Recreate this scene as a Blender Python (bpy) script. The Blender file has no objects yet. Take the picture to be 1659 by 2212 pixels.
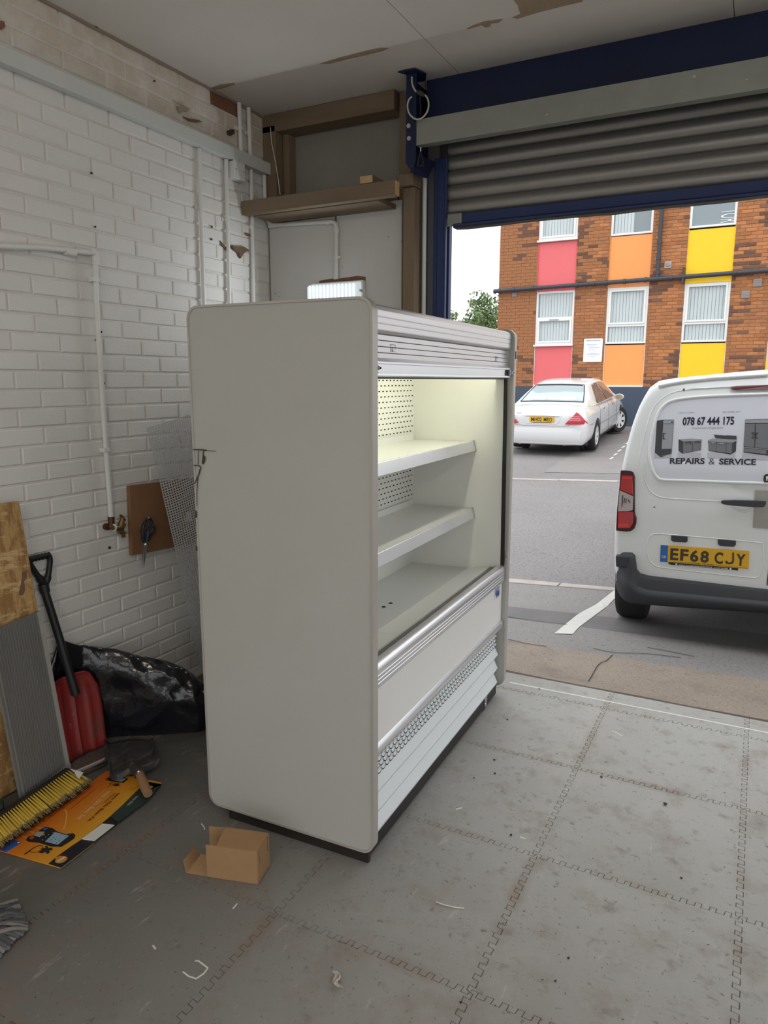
import bpy, bmesh, math, random
from mathutils import Vector, Matrix, noise as mnoise

# ------------------------------------------------------------------ camera
FPX, IW, IH = 1544.675, 1659, 2212
YAW, PITCH, ROLL = -0.478066, 0.182046, 0.000957
CAM = Vector((1.18047, -1.56165, 1.60))
sy, cy, sp, cp = math.sin(YAW), math.cos(YAW), math.sin(PITCH), math.cos(PITCH)
FWD = Vector((sy*cp, cy*cp, -sp)); RGT = Vector((cy, -sy, 0)); UPV = RGT.cross(FWD)
sr, cr = math.sin(ROLL), math.cos(ROLL)
RGT, UPV = cr*RGT + sr*UPV, -sr*RGT + cr*UPV
sc = bpy.context.scene
COL = sc.collection
cd = bpy.data.cameras.new('camera'); cam = bpy.data.objects.new('camera', cd); COL.objects.link(cam)
cd.sensor_fit = 'VERTICAL'; cd.sensor_height = 36.0; cd.sensor_width = 27.0
cd.lens = 36.0*FPX/IH; cd.clip_start = 0.05; cd.clip_end = 400
m3 = Matrix((RGT, UPV, -FWD)).transposed()
cam.matrix_world = Matrix.Translation(CAM) @ m3.to_4x4()
sc.camera = cam

# ------------------------------------------------------------------ sky, lights, exposure
SKY = 1.15          # brightness of the overcast sky at the horizon
FILL_TUBE = 92.0        # strength of the two tubes added behind the camera as fill light
wd = bpy.data.worlds.new('overcast_sky'); sc.world = wd; wd.use_nodes = True
nt = wd.node_tree; nt.nodes.clear()
tc = nt.nodes.new('ShaderNodeTexCoord'); sx = nt.nodes.new('ShaderNodeSeparateXYZ')
mx = nt.nodes.new('ShaderNodeMath'); mx.operation = 'MAXIMUM'; mx.inputs[1].default_value = 0.0
ma = nt.nodes.new('ShaderNodeMath'); ma.operation = 'MULTIPLY_ADD'; ma.inputs[1].default_value = 0.9*SKY; ma.inputs[2].default_value = SKY
bg = nt.nodes.new('ShaderNodeBackground'); bg.inputs[0].default_value = (0.96, 0.98, 1.0, 1)
wo = nt.nodes.new('ShaderNodeOutputWorld')
L = nt.links.new
L(tc.outputs['Generated'], sx.inputs[0]); L(sx.outputs[2], mx.inputs[0]); L(mx.outputs[0], ma.inputs[0])
L(ma.outputs[0], bg.inputs[1]); L(bg.outputs[0], wo.inputs[0])
sc.view_settings.view_transform = 'Standard'; sc.view_settings.look = 'None'
sc.view_settings.gamma = 1.0; sc.view_settings.use_curve_mapping = False
sc.view_settings.exposure = 0.25

def area_light(name, loc, rot, sx_, sy_, power, color=(1, 1, 1), portal=False):
    d = bpy.data.lights.new(name, 'AREA'); d.shape = 'RECTANGLE'; d.size = sx_; d.size_y = sy_
    d.energy = power; d.color = color
    o = bpy.data.objects.new(name, d); COL.objects.link(o); o.location = loc; o.rotation_euler = rot
    if portal: d.cycles.is_portal = True
    return o
# sky portals filling the shutter doorway and the two added doorways (they only guide sampling, they emit nothing)
area_light('portal_front', (1.65, 2.13, 1.19), (math.radians(-90), 0, 0), 3.96, 2.38, 1, portal=True)
area_light('portal_side', (4.22, -2.1, 1.4), (0, math.radians(90), 0), 2.8, 4.6, 1, portal=True)
area_light('portal_rear', (1.2, -5.02, 1.4), (math.radians(90), 0, 0), 4.4, 2.8, 1, portal=True)

# ------------------------------------------------------------------ pixel -> point helpers (known depths only)
def ray(x, y):
    return FWD + RGT*((x-IW/2)/FPX) - UPV*((y-IH/2)/FPX)
def PZ(x, y, Z=0.0):
    d = ray(x, y); return CAM + d*((Z-CAM.z)/d.z)
def PX(x, y, X):
    d = ray(x, y); return CAM + d*((X-CAM.x)/d.x)
def PY(x, y, Y):
    d = ray(x, y); return CAM + d*((Y-CAM.y)/d.y)
def to_px(P):
    d = Vector(P)-CAM; z = d.dot(FWD)
    return (IW/2+FPX*d.dot(RGT)/z, IH/2-FPX*d.dot(UPV)/z) if z > .01 else (-9999, -9999)
def lerp(a, b, t): return a+(b-a)*t
def interp(tab, x):
    if x <= tab[0][0]: return tab[0][1]
    for (x0, y0), (x1, y1) in zip(tab, tab[1:]):
        if x <= x1: return y0+(y1-y0)*(x-x0)/(x1-x0)
    return tab[-1][1]

# ------------------------------------------------------------------ materials
MATS = {}
def M(name, col, rough=.6, metal=0.0, var=0.0, vscale=6.0, bump=0.0, bscale=60.0, spec=.5, col2=None, thr=None, emit=None, coat=0.0, rnd=0.0, stretch=None, alpha=1.0, trans=0.0):
    """principled material: base colour, mottled by noise towards col2 (or darker), noise bump"""
    m = bpy.data.materials.new(name); m.use_nodes = True; n = m.node_tree.nodes; l = m.node_tree.links.new
    b = n['Principled BSDF']; b.inputs['Roughness'].default_value = rough; b.inputs['Metallic'].default_value = metal
    b.inputs['Specular IOR Level'].default_value = spec; b.inputs['Coat Weight'].default_value = coat
    b.inputs['Transmission Weight'].default_value = trans; b.inputs['Alpha'].default_value = alpha
    c = (*col, 1); b.inputs['Base Color'].default_value = c; m.diffuse_color = c
    geo = n.new('ShaderNodeNewGeometry'); vec = geo.outputs['Position']
    if stretch:
        mp = n.new('ShaderNodeMapping'); mp.inputs['Scale'].default_value = stretch; l(vec, mp.inputs[0]); vec = mp.outputs[0]
    out = None
    if var > 0:
        t = n.new('ShaderNodeTexNoise'); t.inputs['Scale'].default_value = vscale; t.inputs['Detail'].default_value = 6; t.inputs['Roughness'].default_value = .6
        l(vec, t.inputs['Vector'])
        r = n.new('ShaderNodeMapRange'); lo, hi = thr or (.35, .7)
        r.inputs[1].default_value = lo; r.inputs[2].default_value = hi; r.inputs[3].default_value = 0; r.inputs[4].default_value = var
        l(t.outputs['Fac'], r.inputs[0])
        mixn = n.new('ShaderNodeMix'); mixn.data_type = 'RGBA'; mixn.inputs['A'].default_value = c
        mixn.inputs['B'].default_value = (*(col2 or [x*.55 for x in col]), 1)
        l(r.outputs[0], mixn.inputs['Factor']); out = mixn.outputs['Result']
    if rnd > 0:
        oi = n.new('ShaderNodeObjectInfo'); hs = n.new('ShaderNodeHueSaturation')
        rr = n.new('ShaderNodeMapRange'); rr.inputs[3].default_value = 1-rnd; rr.inputs[4].default_value = 1+rnd
        l(oi.outputs['Random'], rr.inputs[0]); l(rr.outputs[0], hs.inputs['Value'])
        if out: l(out, hs.inputs['Color'])
        else: hs.inputs['Color'].default_value = c
        out = hs.outputs['Color']
    if out: l(out, b.inputs['Base Color'])
    if bump > 0:
        t = n.new('ShaderNodeTexNoise'); t.inputs['Scale'].default_value = bscale; t.inputs['Detail'].default_value = 4; l(vec, t.inputs['Vector'])
        bp = n.new('ShaderNodeBump'); bp.inputs['Strength'].default_value = bump; bp.inputs['Distance'].default_value = .004
        l(t.outputs['Fac'], bp.inputs['Height']); l(bp.outputs[0], b.inputs['Normal'])
    if emit:
        b.inputs['Emission Color'].default_value = (*emit[:3], 1); b.inputs['Emission Strength'].default_value = emit[3]
    MATS[name] = m
    return m

def layer(m, scale, lo, hi, col, amount=1.0, mask=None, kind='noise', stretch=None):
    """add one more stain or painted-shade layer on a material made by M(); mask = (axis, from, to) limits it along a world axis"""
    n = m.node_tree.nodes; l = m.node_tree.links.new; b = n['Principled BSDF']
    geo = n.new('ShaderNodeNewGeometry'); vec = geo.outputs['Position']
    if stretch:
        mp = n.new('ShaderNodeMapping'); mp.inputs['Scale'].default_value = stretch; l(vec, mp.inputs[0]); vec = mp.outputs[0]
    if kind == 'noise':
        t = n.new('ShaderNodeTexNoise'); t.inputs['Detail'].default_value = 8; t.inputs['Roughness'].default_value = .65; o = t.outputs['Fac']
    else:
        t = n.new('ShaderNodeTexVoronoi'); o = t.outputs['Distance']
    t.inputs['Scale'].default_value = scale; l(vec, t.inputs['Vector'])
    r = n.new('ShaderNodeMapRange'); r.inputs[1].default_value = lo; r.inputs[2].default_value = hi; r.inputs[3].default_value = 0; r.inputs[4].default_value = amount
    l(o, r.inputs[0]); fac = r.outputs[0]
    if mask:
        s = n.new('ShaderNodeSeparateXYZ'); l(geo.outputs['Position'], s.inputs[0])
        q = n.new('ShaderNodeMapRange'); q.inputs[1].default_value = mask[1]; q.inputs[2].default_value = mask[2]
        src = s.outputs['XYZ'.index(mask[0])]
        if len(mask) > 3:      # ragged border
            t2 = n.new('ShaderNodeTexNoise'); t2.inputs['Scale'].default_value = mask[3]; l(geo.outputs['Position'], t2.inputs['Vector'])
            a = n.new('ShaderNodeMath'); a.operation = 'MULTIPLY_ADD'; a.inputs[1].default_value = mask[4]; l(t2.outputs['Fac'], a.inputs[0]); l(src, a.inputs[2]); src = a.outputs[0]
        l(src, q.inputs[0])
        mu = n.new('ShaderNodeMath'); mu.operation = 'MULTIPLY'; l(fac, mu.inputs[0]); l(q.outputs[0], mu.inputs[1]); fac = mu.outputs[0]
    mixn = n.new('ShaderNodeMix'); mixn.data_type = 'RGBA'; mixn.inputs['B'].default_value = (*col, 1)
    lk = b.inputs['Base Color'].links
    if lk: l(lk[0].from_socket, mixn.inputs['A'])
    else: mixn.inputs['A'].default_value = b.inputs['Base Color'].default_value
    l(fac, mixn.inputs['Factor']); l(mixn.outputs['Result'], b.inputs['Base Color'])
    return m

# ------------------------------------------------------------------ mesh builder
class MB:
    def __init__(s): s.v = []; s.f = []; s.mi = []; s.cm = 0
    def add(s, vs, fs):
        o = len(s.v); s.v += [tuple(p) for p in vs]; s.f += [tuple(i+o for i in f) for f in fs]; s.mi += [s.cm]*len(fs); return s
    def box(s, x0, x1, y0, y1, z0, z1, mat=None):
        vs = [Vector((x, y, z)) for z in (z0, z1) for y in (y0, y1) for x in (x0, x1)]
        if mat: vs = [mat @ p for p in vs]
        return s.add(vs, [(0, 2, 3, 1), (4, 5, 7, 6), (0, 1, 5, 4), (2, 6, 7, 3), (0, 4, 6, 2), (1, 3, 7, 5)])
    def beam(s, p0, p1, w, h, up=(0, 0, 1)):
        """square bar from p0 to p1, w wide, h high"""
        p0 = Vector(p0); p1 = Vector(p1); d = (p1-p0).normalized(); r = d.cross(Vector(up)).normalized(); u = r.cross(d)
        vs = [p+r*a*w/2+u*b*h/2 for p in (p0, p1) for a, b in ((-1, -1), (1, -1), (1, 1), (-1, 1))]
        return s.add(vs, [(3, 2, 1, 0), (4, 5, 6, 7), (0, 1, 5, 4), (1, 2, 6, 5), (2, 3, 7, 6), (3, 0, 4, 7)])
    def tube(s, pts, r, seg=10, caps=True, closed=False):
        pts = [Vector(p) for p in pts]; n = len(pts); rs = r if isinstance(r, (list, tuple)) else [r]*n
        rings = []; prev = None
        for i, p in enumerate(pts):
            a = pts[i-1] if (i > 0 or closed) else p; b = pts[(i+1) % n] if (i < n-1 or closed) else p
            d = (b-a).normalized()
            if prev is None:
                h = Vector((0, 0, 1)) if abs(d.z) < .9 else Vector((1, 0, 0)); prev = d.cross(h).normalized()
            else:
                prev = (prev-d*prev.dot(d)).normalized()
            q = d.cross(prev)
            rings.append([p+prev*math.cos(2*math.pi*k/seg)*rs[i]+q*math.sin(2*math.pi*k/seg)*rs[i] for k in range(seg)])
        return s.rings(rings, caps, closed)
    def rings(s, rings, caps=True, closed=False):
        m = len(rings[0]); vs = [p for R in rings for p in R]; fs = []; n = len(rings)
        for i in range(n if closed else n-1):
            for k in range(m):
                a, b = i*m+k, i*m+(k+1) % m; c, d = ((i+1) % n)*m+(k+1) % m, ((i+1) % n)*m+k
                fs.append((a, b, c, d))
        if caps and not closed: fs.append(tuple(range(m-1, -1, -1))); fs.append(tuple((n-1)*m+k for k in range(m)))
        return s.add(vs, fs)
    def cyl(s, p0, p1, r, seg=16, r2=None): return s.tube([p0, p1], [r, r if r2 is None else r2], seg)
    def prism(s, poly, d):
        """poly: 3-D points of a planar outline, d: extrusion vector"""
        poly = [Vector(p) for p in poly]; d = Vector(d); n = len(poly)
        return s.add(poly+[p+d for p in poly], [tuple(range(n-1, -1, -1)), tuple(range(n, 2*n))]+[(i, (i+1) % n, n+(i+1) % n, n+i) for i in range(n)])
    def poly(s, pts): return s.add(pts, [tuple(range(len(pts)))])
    def grid(s, P, closed_u=False):
        """P[i][j] grid of points"""
        n, m = len(P), len(P[0]); vs = [p for R in P for p in R]; fs = []
        for i in range(n-1):
            for j in range(m-1): fs.append((i*m+j, i*m+j+1, (i+1)*m+j+1, (i+1)*m+j))
        return s.add(vs, fs)
    def strip(s, pts, w, nrm, h):
        """flat ribbon with thickness along a polyline"""
        for a, b in zip(pts, pts[1:]): s.beam(a, b, w, h, nrm)
        return s
    def xf(s, mat): s.v = [tuple(mat @ Vector(p)) for p in s.v]; return s

def world_of(o):
    return o.matrix_basis.copy() if o.parent is None else world_of(o.parent) @ o.matrix_parent_inverse @ o.matrix_basis
def attach(o, parent):
    o.parent = parent; o.matrix_parent_inverse = world_of(parent).inverted()
def finish(me, smooth, fixn):
    if fixn or smooth is not None:
        bm = bmesh.new(); bm.from_mesh(me)
        if fixn: bmesh.ops.recalc_face_normals(bm, faces=bm.faces)
        bm.to_mesh(me); bm.free()
    if smooth is not None:
        for p in me.polygons: p.use_smooth = True
        try: me.set_sharp_from_angle(angle=math.radians(smooth))
        except Exception: pass
def mesh_of(name, mb, mat, smooth=None, fixn=True):
    me = bpy.data.meshes.new(name); me.from_pydata(mb.v, [], mb.f); me.update()
    for m_ in (mat if isinstance(mat, (list, tuple)) else [mat]): me.materials.append(m_)
    if isinstance(mat, (list, tuple)) and len(mat) > 1:
        me.polygons.foreach_set('material_index', mb.mi)
    finish(me, smooth, fixn)
    return me
def obj(name, mb, mat, parent=None, smooth=None, bevel=0, fixn=True, segs=2, label=None):
    """one mesh object built in world coordinates; parent keeps it where it is"""
    me = mb if isinstance(mb, bpy.types.Mesh) else mesh_of(name, mb, mat, smooth, fixn)
    o = bpy.data.objects.new(name, me); COL.objects.link(o)
    if parent is not None: attach(o, parent)
    if bevel:
        b = o.modifiers.new('bevel', 'BEVEL'); b.width = bevel; b.segments = segs; b.limit_method = 'ANGLE'; b.angle_limit = math.radians(35); b.harden_normals = False
    if label: o['label'] = label
    return o
def tag(o, label, cat=None, group=None, kind=None):
    o['label'] = label
    if cat: o['category'] = cat
    if group: o['group'] = group
    if kind: o['kind'] = kind
    return o
def thing(name, label, cat, loc=(0, 0, 0), rz=0, group=None, kind=None):
    o = bpy.data.objects.new(name, None); COL.objects.link(o); o.empty_display_size = .1
    o.location = loc; o.rotation_euler = (0, 0, rz)
    return tag(o, label, cat, group, kind)
def text_mesh(body, size, bold=0.0, align='CENTER', squeeze=1.0, shear=0.0, space=1.0):
    """lettering as a flat mesh in XY, centred on its own box, height = size (capital height)"""
    c = bpy.data.curves.new('lettering', 'FONT'); c.body = body; c.size = 1.0; c.align_x = align; c.offset = bold; c.shear = shear; c.space_character = space
    c.resolution_u = 3
    o = bpy.data.objects.new('lettering', c); COL.objects.link(o)
    dg = bpy.context.evaluated_depsgraph_get(); me = bpy.data.meshes.new_from_object(o.evaluated_get(dg))
    bpy.data.objects.remove(o); bpy.data.curves.remove(c)
    xs = [v.co.x for v in me.vertices]; ys = [v.co.y for v in me.vertices]
    cx, cy_ = (min(xs)+max(xs))/2, (min(ys)+max(ys))/2; k = size/(max(ys)-min(ys))
    mb = MB(); mb.add([((v.co.x-cx)*k*squeeze, (v.co.y-cy_)*k, 0) for v in me.vertices], [tuple(p.vertices) for p in me.polygons])
    bpy.data.meshes.remove(me)
    return mb
def text_fit(body, width, height, bold=0.0, shear=0.0):
    t = text_mesh(body, height, bold, shear=shear); w = max(p[0] for p in t.v)-min(p[0] for p in t.v)
    return t.xf(Matrix.Diagonal((width/w, 1, 1, 1)))
def frame(o, x, y):
    """matrix with local x along x, local y along y, origin o"""
    x = Vector(x).normalized(); y = Vector(y); y = (y-x*y.dot(x)).normalized(); z = x.cross(y)
    return Matrix.Translation(Vector(o)) @ Matrix((x, y, z)).transposed().to_4x4()
def rounded(x0, x1, y0, y1, r, n=5):
    out = []
    for cx, cy_, a0 in ((x1-r, y1-r, 0), (x0+r, y1-r, 90), (x0+r, y0+r, 180), (x1-r, y0+r, 270)):
        out += [(cx+r*math.cos(math.radians(a0+90*i/n)), cy_+r*math.sin(math.radians(a0+90*i/n))) for i in range(n+1)]
    return out
def offset_poly(P, d):
    """inset a counter-clockwise outline by d (mitred)"""
    n = len(P); out = []
    for i in range(n):
        a, b, c = P[i-1], P[i], P[(i+1) % n]
        e1 = (b[0]-a[0], b[1]-a[1]); e2 = (c[0]-b[0], c[1]-b[1])
        l1 = math.hypot(*e1) or 1; l2 = math.hypot(*e2) or 1
        n1 = (-e1[1]/l1, e1[0]/l1); n2 = (-e2[1]/l2, e2[0]/l2)
        k = 1+n1[0]*n2[0]+n1[1]*n2[1]; k = max(k, .35)
        out.append((b[0]+d*(n1[0]+n2[0])/k, b[1]+d*(n1[1]+n2[1])/k))
    return out
def clip(P, axis, val, keep_less):
    out = []; n = len(P); s = -1 if keep_less else 1
    for i in range(n):
        a, b = P[i], P[(i+1) % n]; da, db = s*(a[axis]-val), s*(b[axis]-val)
        if da >= 0: out.append(a)
        if da*db < 0:
            t = da/(da-db); out.append((a[0]+(b[0]-a[0])*t, a[1]+(b[1]-a[1])*t))
    return out
def rnd_noise(p, s=1.0): return mnoise.noise(Vector(p)*s)

random.seed(7)

# ================================================================== STRUCTURE
XL, YB, ZC = -1.433, 2.02, 3.06         # left wall face, back wall face, ceiling
XR, YF = 4.2, -5.0                      # right wall and the wall behind the camera
S = 0.62917                             # side of one floor mat

# ---- materials of the shell
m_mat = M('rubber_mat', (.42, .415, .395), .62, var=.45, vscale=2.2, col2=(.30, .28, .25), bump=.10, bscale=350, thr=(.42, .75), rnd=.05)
layer(m_mat, 1.1, .10, .35, (.062, .060, .054), .93, mask=('X', .75, -.65, 1.7, .35))  # darker towards the left wall, the weaker light there put into the colour
layer(m_mat, 1.6, .25, .50, (.115, .11, .10), .66, mask=('Y', 1.25, -.75, 1.3, .5))  # darker away from the doorway, fading daylight put into the colour
layer(m_mat, 5.5, .52, .72, (.20, .15, .11), .55)
layer(m_mat, 13, .58, .68, (.15, .125, .105), .45)
layer(m_mat, 28, .62, .69, (.10, .085, .07), .7)
layer(m_mat, 75, .635, .67, (.04, .035, .03), .9)
layer(m_mat, 110, .66, .69, (.62, .61, .58), .6)
layer(m_mat, 26, .62, .72, (.60, .59, .56), .35, stretch=(1, .22, 1))
layer(m_mat, 24, .64, .70, (.10, .09, .08), .5, stretch=(.25, 1, 1))
def seam_dirt(m):
    """brown dirt worked into the mats beside their joints"""
    n = m.node_tree.nodes; l = m.node_tree.links.new; b = n['Principled BSDF']
    geo = n.new('ShaderNodeNewGeometry'); sp_ = n.new('ShaderNodeSeparateXYZ'); l(geo.outputs['Position'], sp_.inputs[0]); ds = []
    for k in (0, 1):
        d = n.new('ShaderNodeMath'); d.operation = 'DIVIDE'; d.inputs[1].default_value = S; l(sp_.outputs[k], d.inputs[0])
        p_ = n.new('ShaderNodeMath'); p_.operation = 'PINGPONG'; p_.inputs[1].default_value = .5; l(d.outputs[0], p_.inputs[0]); ds.append(p_)
    mn = n.new('ShaderNodeMath'); mn.operation = 'MINIMUM'; l(ds[0].outputs[0], mn.inputs[0]); l(ds[1].outputs[0], mn.inputs[1])
    r1 = n.new('ShaderNodeMapRange'); r1.inputs[1].default_value = .012; r1.inputs[2].default_value = .055; r1.inputs[3].default_value = 1; r1.inputs[4].default_value = 0; l(mn.outputs[0], r1.inputs[0])
    t = n.new('ShaderNodeTexNoise'); t.inputs['Scale'].default_value = 3.5; t.inputs['Detail'].default_value = 7; l(geo.outputs['Position'], t.inputs['Vector'])
    r2 = n.new('ShaderNodeMapRange'); r2.inputs[1].default_value = .46; r2.inputs[2].default_value = .66; r2.inputs[4].default_value = .5; l(t.outputs['Fac'], r2.inputs[0])
    mu = n.new('ShaderNodeMath'); mu.operation = 'MULTIPLY'; l(r1.outputs[0], mu.inputs[0]); l(r2.outputs[0], mu.inputs[1])
    mixn = n.new('ShaderNodeMix'); mixn.data_type = 'RGBA'; mixn.inputs['B'].default_value = (.21, .135, .085, 1)
    l(b.inputs['Base Color'].links[0].from_socket, mixn.inputs['A']); l(mu.outputs[0], mixn.inputs['Factor']); l(mixn.outputs['Result'], b.inputs['Base Color'])
seam_dirt(m_mat)
m_screed = M('screed', (.13, .095, .07), .9, var=.6, vscale=14, bump=.4, bscale=60)
m_paint = M('white_masonry_paint', (.80, .785, .755), .62, var=.18, vscale=3.0, col2=(.60, .56, .50), bump=.55, bscale=170, rnd=.025)
layer(m_paint, 7, .25, .55, (.60, .50, .385), .75, mask=('Z', 2.93, 3.02, 2.2, .34))
layer(m_paint, 45, .69, .74, (.22, .13, .08), .8, mask=('Y', 1.1, 1.9))
layer(m_paint, 16, .70, .76, (.30, .25, .21), .6)
m_ceil = M('ceiling_plasterboard', (.74, .70, .64), .8, var=.35, vscale=1.3, col2=(.60, .55, .48), bump=.12, bscale=200)
layer(m_ceil, 40, .71, .74, (.2, .17, .14), .7)
m_kraft = M('torn_kraft_paper', (.40, .30, .20), .9, var=.4, vscale=20)
m_redbrick = M('bare_red_brick', (.26, .115, .07), .85, var=.5, vscale=30, bump=.5, bscale=120)
m_board = M('painted_white_board', (.66, .655, .63), .65, var=.2, vscale=3, col2=(.56, .54, .50), bump=.08, bscale=90)
layer(m_board, 26, .66, .69, (.2, .14, .1), .8)
m_greyboard = M('grey_plasterboard', (.30, .28, .25), .8, var=.3, vscale=4)
m_timber = M('weathered_timber', (.225, .165, .105), .75, var=.6, vscale=7, col2=(.125, .088, .055), bump=.2, bscale=90, stretch=(.25, 1.5, 1.5))
m_timberv = M('weathered_timber_upright', (.25, .185, .118), .75, var=.6, vscale=7, col2=(.14, .10, .062), bump=.2, bscale=90, stretch=(1.5, 1.5, .2))
m_endgrain = M('sawn_end_grain', (.58, .41, .20), .8, var=.5, vscale=60, col2=(.42, .27, .11))
m_plain = M('plain_wall_paint', (.72, .70, .66), .7, var=.2, vscale=2)
m_outer = M('outer_wall_render', (.35, .34, .33), .8)
m_blue = M('navy_steel_paint', (.015, .024, .075), .5, var=.4, vscale=5, col2=(.012, .015, .034), spec=.3)
m_blueg = M('blue_steel_paint', (.030, .050, .155), .45, var=.35, vscale=5, col2=(.02, .03, .085), spec=.4)  # lighter copy of the navy paint, doorway glare put into the colour
m_galv = M('galvanised_steel', (.36, .38, .34), .5, metal=.55, var=.45, vscale=9, col2=(.27, .27, .24), bump=.04, bscale=40)
m_lath = M('galvanised_lath', (.34, .33, .31), .42, metal=.6, var=.3, vscale=6, col2=(.25, .235, .215), stretch=(.3, 1, 3))
m_whiteplastic = M('white_plastic', (.80, .80, .77), .45, var=.15, vscale=8, col2=(.6, .57, .52))
m_greyplastic = M('grey_white_trunking', (.66, .68, .655), .5, var=.2, vscale=5, col2=(.55, .55, .52))
m_black = M('black_plastic', (.012, .012, .013), .45)
m_steel = M('bright_steel', (.6, .6, .59), .3, metal=.9)
m_red_lead = M('torn_brown_facing', (.24, .125, .08), .9, var=.5, vscale=40)

# ---- floor: screed slab and interlocking mats
floor = obj('floor', MB().box(XL-.25, XR+.2, YF-.2, 2.1, -.25, -.012), m_screed)
tag(floor, 'brown screed floor of the unit under the grey interlocking mats', 'floor', kind='structure')
NT, AMP = 15, .0095
def wave(flip):
    pts = [(0, 0)]
    p = 1.0/NT
    for k in range(NT):
        t = k*p; a, b = (AMP, -AMP)
        pts += [(t+.10*p, a), (t+.53*p, a), (t+.46*p, b), (t+1.02*p if k < NT-1 else t+.94*p, b)]
    pts += [(1, 0)]
    return pts
def tile_outline():
    w = wave(0); P = []
    bottom = [(t*S, a) for t, a in w]; right = [(S-a, t*S) for t, a in w]
    top = [(t*S, S+a) for t, a in reversed(w)]; left = [(-a, t*S) for t, a in reversed(w)]
    for e in (bottom, right, top, left): P += e[:-1]
    return P
TP = tile_outline()
def tile_mesh(P):
    mb = MB(); o1 = offset_poly(P, .0006); o2 = offset_poly(P, .0017); n = len(P)
    vs = [(x, y, -.0115) for x, y in o1]+[(x, y, -.0018) for x, y in o1]+[(x, y, 0) for x, y in o2]
    fs = [tuple(range(2*n, 3*n))]
    for i in range(n):
        j = (i+1) % n; fs += [(i, j, n+j, n+i), (n+i, n+j, 2*n+j, 2*n+i)]
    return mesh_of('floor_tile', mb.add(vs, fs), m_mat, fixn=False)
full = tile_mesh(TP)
for j in range(-5, 4):
    for i in range(-3, 7):
        x0, y0 = i*S, j*S
        ymax = (2.095 if x0 > -.5 else 2.0)-y0; xmin = XL+.008-x0; xmax = XR-.02-x0
        me = full; P = TP
        if j == 3 or i == -3 or (x0+S > XR-.05):
            P = TP
            if j == 3: P = clip(P, 1, ymax, True)
            if i == -3: P = clip(P, 0, xmin, False)
            if x0+S > XR-.05: P = clip(P, 0, xmax, True)
            if len(P) < 3: continue
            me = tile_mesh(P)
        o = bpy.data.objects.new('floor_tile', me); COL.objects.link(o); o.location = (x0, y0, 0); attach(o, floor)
# thin white painted line along the doorway, and white paint marks
def zflat(px, z=.0006): return [PZ(x, y, z) for x, y in px]
obj('painted_line', MB().strip([PZ(1100, 1474, .0005), PZ(1308, 1514, .0005), PZ(1659, 1583, .0005)], .011, (0, 0, 1), .001), M('line_paint', (.7, .69, .65), .7), floor)
mk = M('dried_white_paint', (.72, .70, .64), .7)
obj('paint_mark', MB().strip(zflat([(421, 2076), (428, 2075), (449, 2091), (440, 2103), (424, 2114), (408, 2109), (395, 2099)]), .004, (0, 0, 1), .001), mk, floor)
obj('paint_mark', MB().strip(zflat([(330, 2042), (336, 2050)]), .005, (0, 0, 1), .001), mk, floor)
obj('paint_mark', MB().strip(zflat([(503, 1963), (512, 1952)]), .005, (0, 0, 1), .001), mk, floor)
obj('paint_mark', MB().strip(zflat([(435, 1779), (441, 1787), (442, 1792)]), .004, (0, 0, 1), .001), mk, floor)
for a, b in (((1322, 1578), (1345, 1590)), ((1123, 1808), (1135, 1812)), ((985, 1748), (998, 1745))):
    obj('paint_mark', MB().strip(zflat([a, b]), .006, (0, 0, 1), .001), mk, floor)

# ---- left wall of painted bricks
WY0 = -2.2
wl = MB().box(XL-.25, XL-.0055, WY0, YB+.16, -.02, ZC+.1)
wl.box(XL-.25, XL, YF, WY0, -.02, ZC+.1)
m_joint = M('grimy_painted_joint', (.765, .74, .70), .75, var=.5, vscale=5, col2=(.60, .54, .47), bump=.4, bscale=150)
wall_left = obj('wall_left', wl, m_joint)
tag(wall_left, 'left wall of white painted bricks with beige stained top courses', 'wall', kind='structure')
def brick_mesh(w, h, d, name, mat):
    c = .004
    vs = [(-d, 0, 0), (-d, w, 0), (-d, w, h), (-d, 0, h), (-c, 0, 0), (-c, w, 0), (-c, w, h), (-c, 0, h), (0, c, c), (0, w-c, c), (0, w-c, h-c), (0, c, h-c)]
    fs = [(8, 9, 10, 11), (4, 5, 9, 8), (5, 6, 10, 9), (6, 7, 11, 10), (7, 4, 8, 11), (0, 1, 5, 4), (1, 2, 6, 5), (2, 3, 7, 6), (3, 0, 4, 7)]
    return mesh_of(name, MB().add(vs, fs), mat, fixn=False)
BW, BH = .2165, .0662
bm_full = brick_mesh(BW, BH, .012, 'brick', m_paint); cache = {}
hide_poly = [(404, 640), (1117, 640), (1117, 1850), (449, 1850)]
def hidden(P):
    x, y = to_px(P)
    return (x < -60 or x > 1700 or y < -60) or (412+max(0, y-680)*.035 < x < 800 and 690 < y < 1720) or (x < 45 and y > 1110)
rest = MB(); nb = 0
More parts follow.
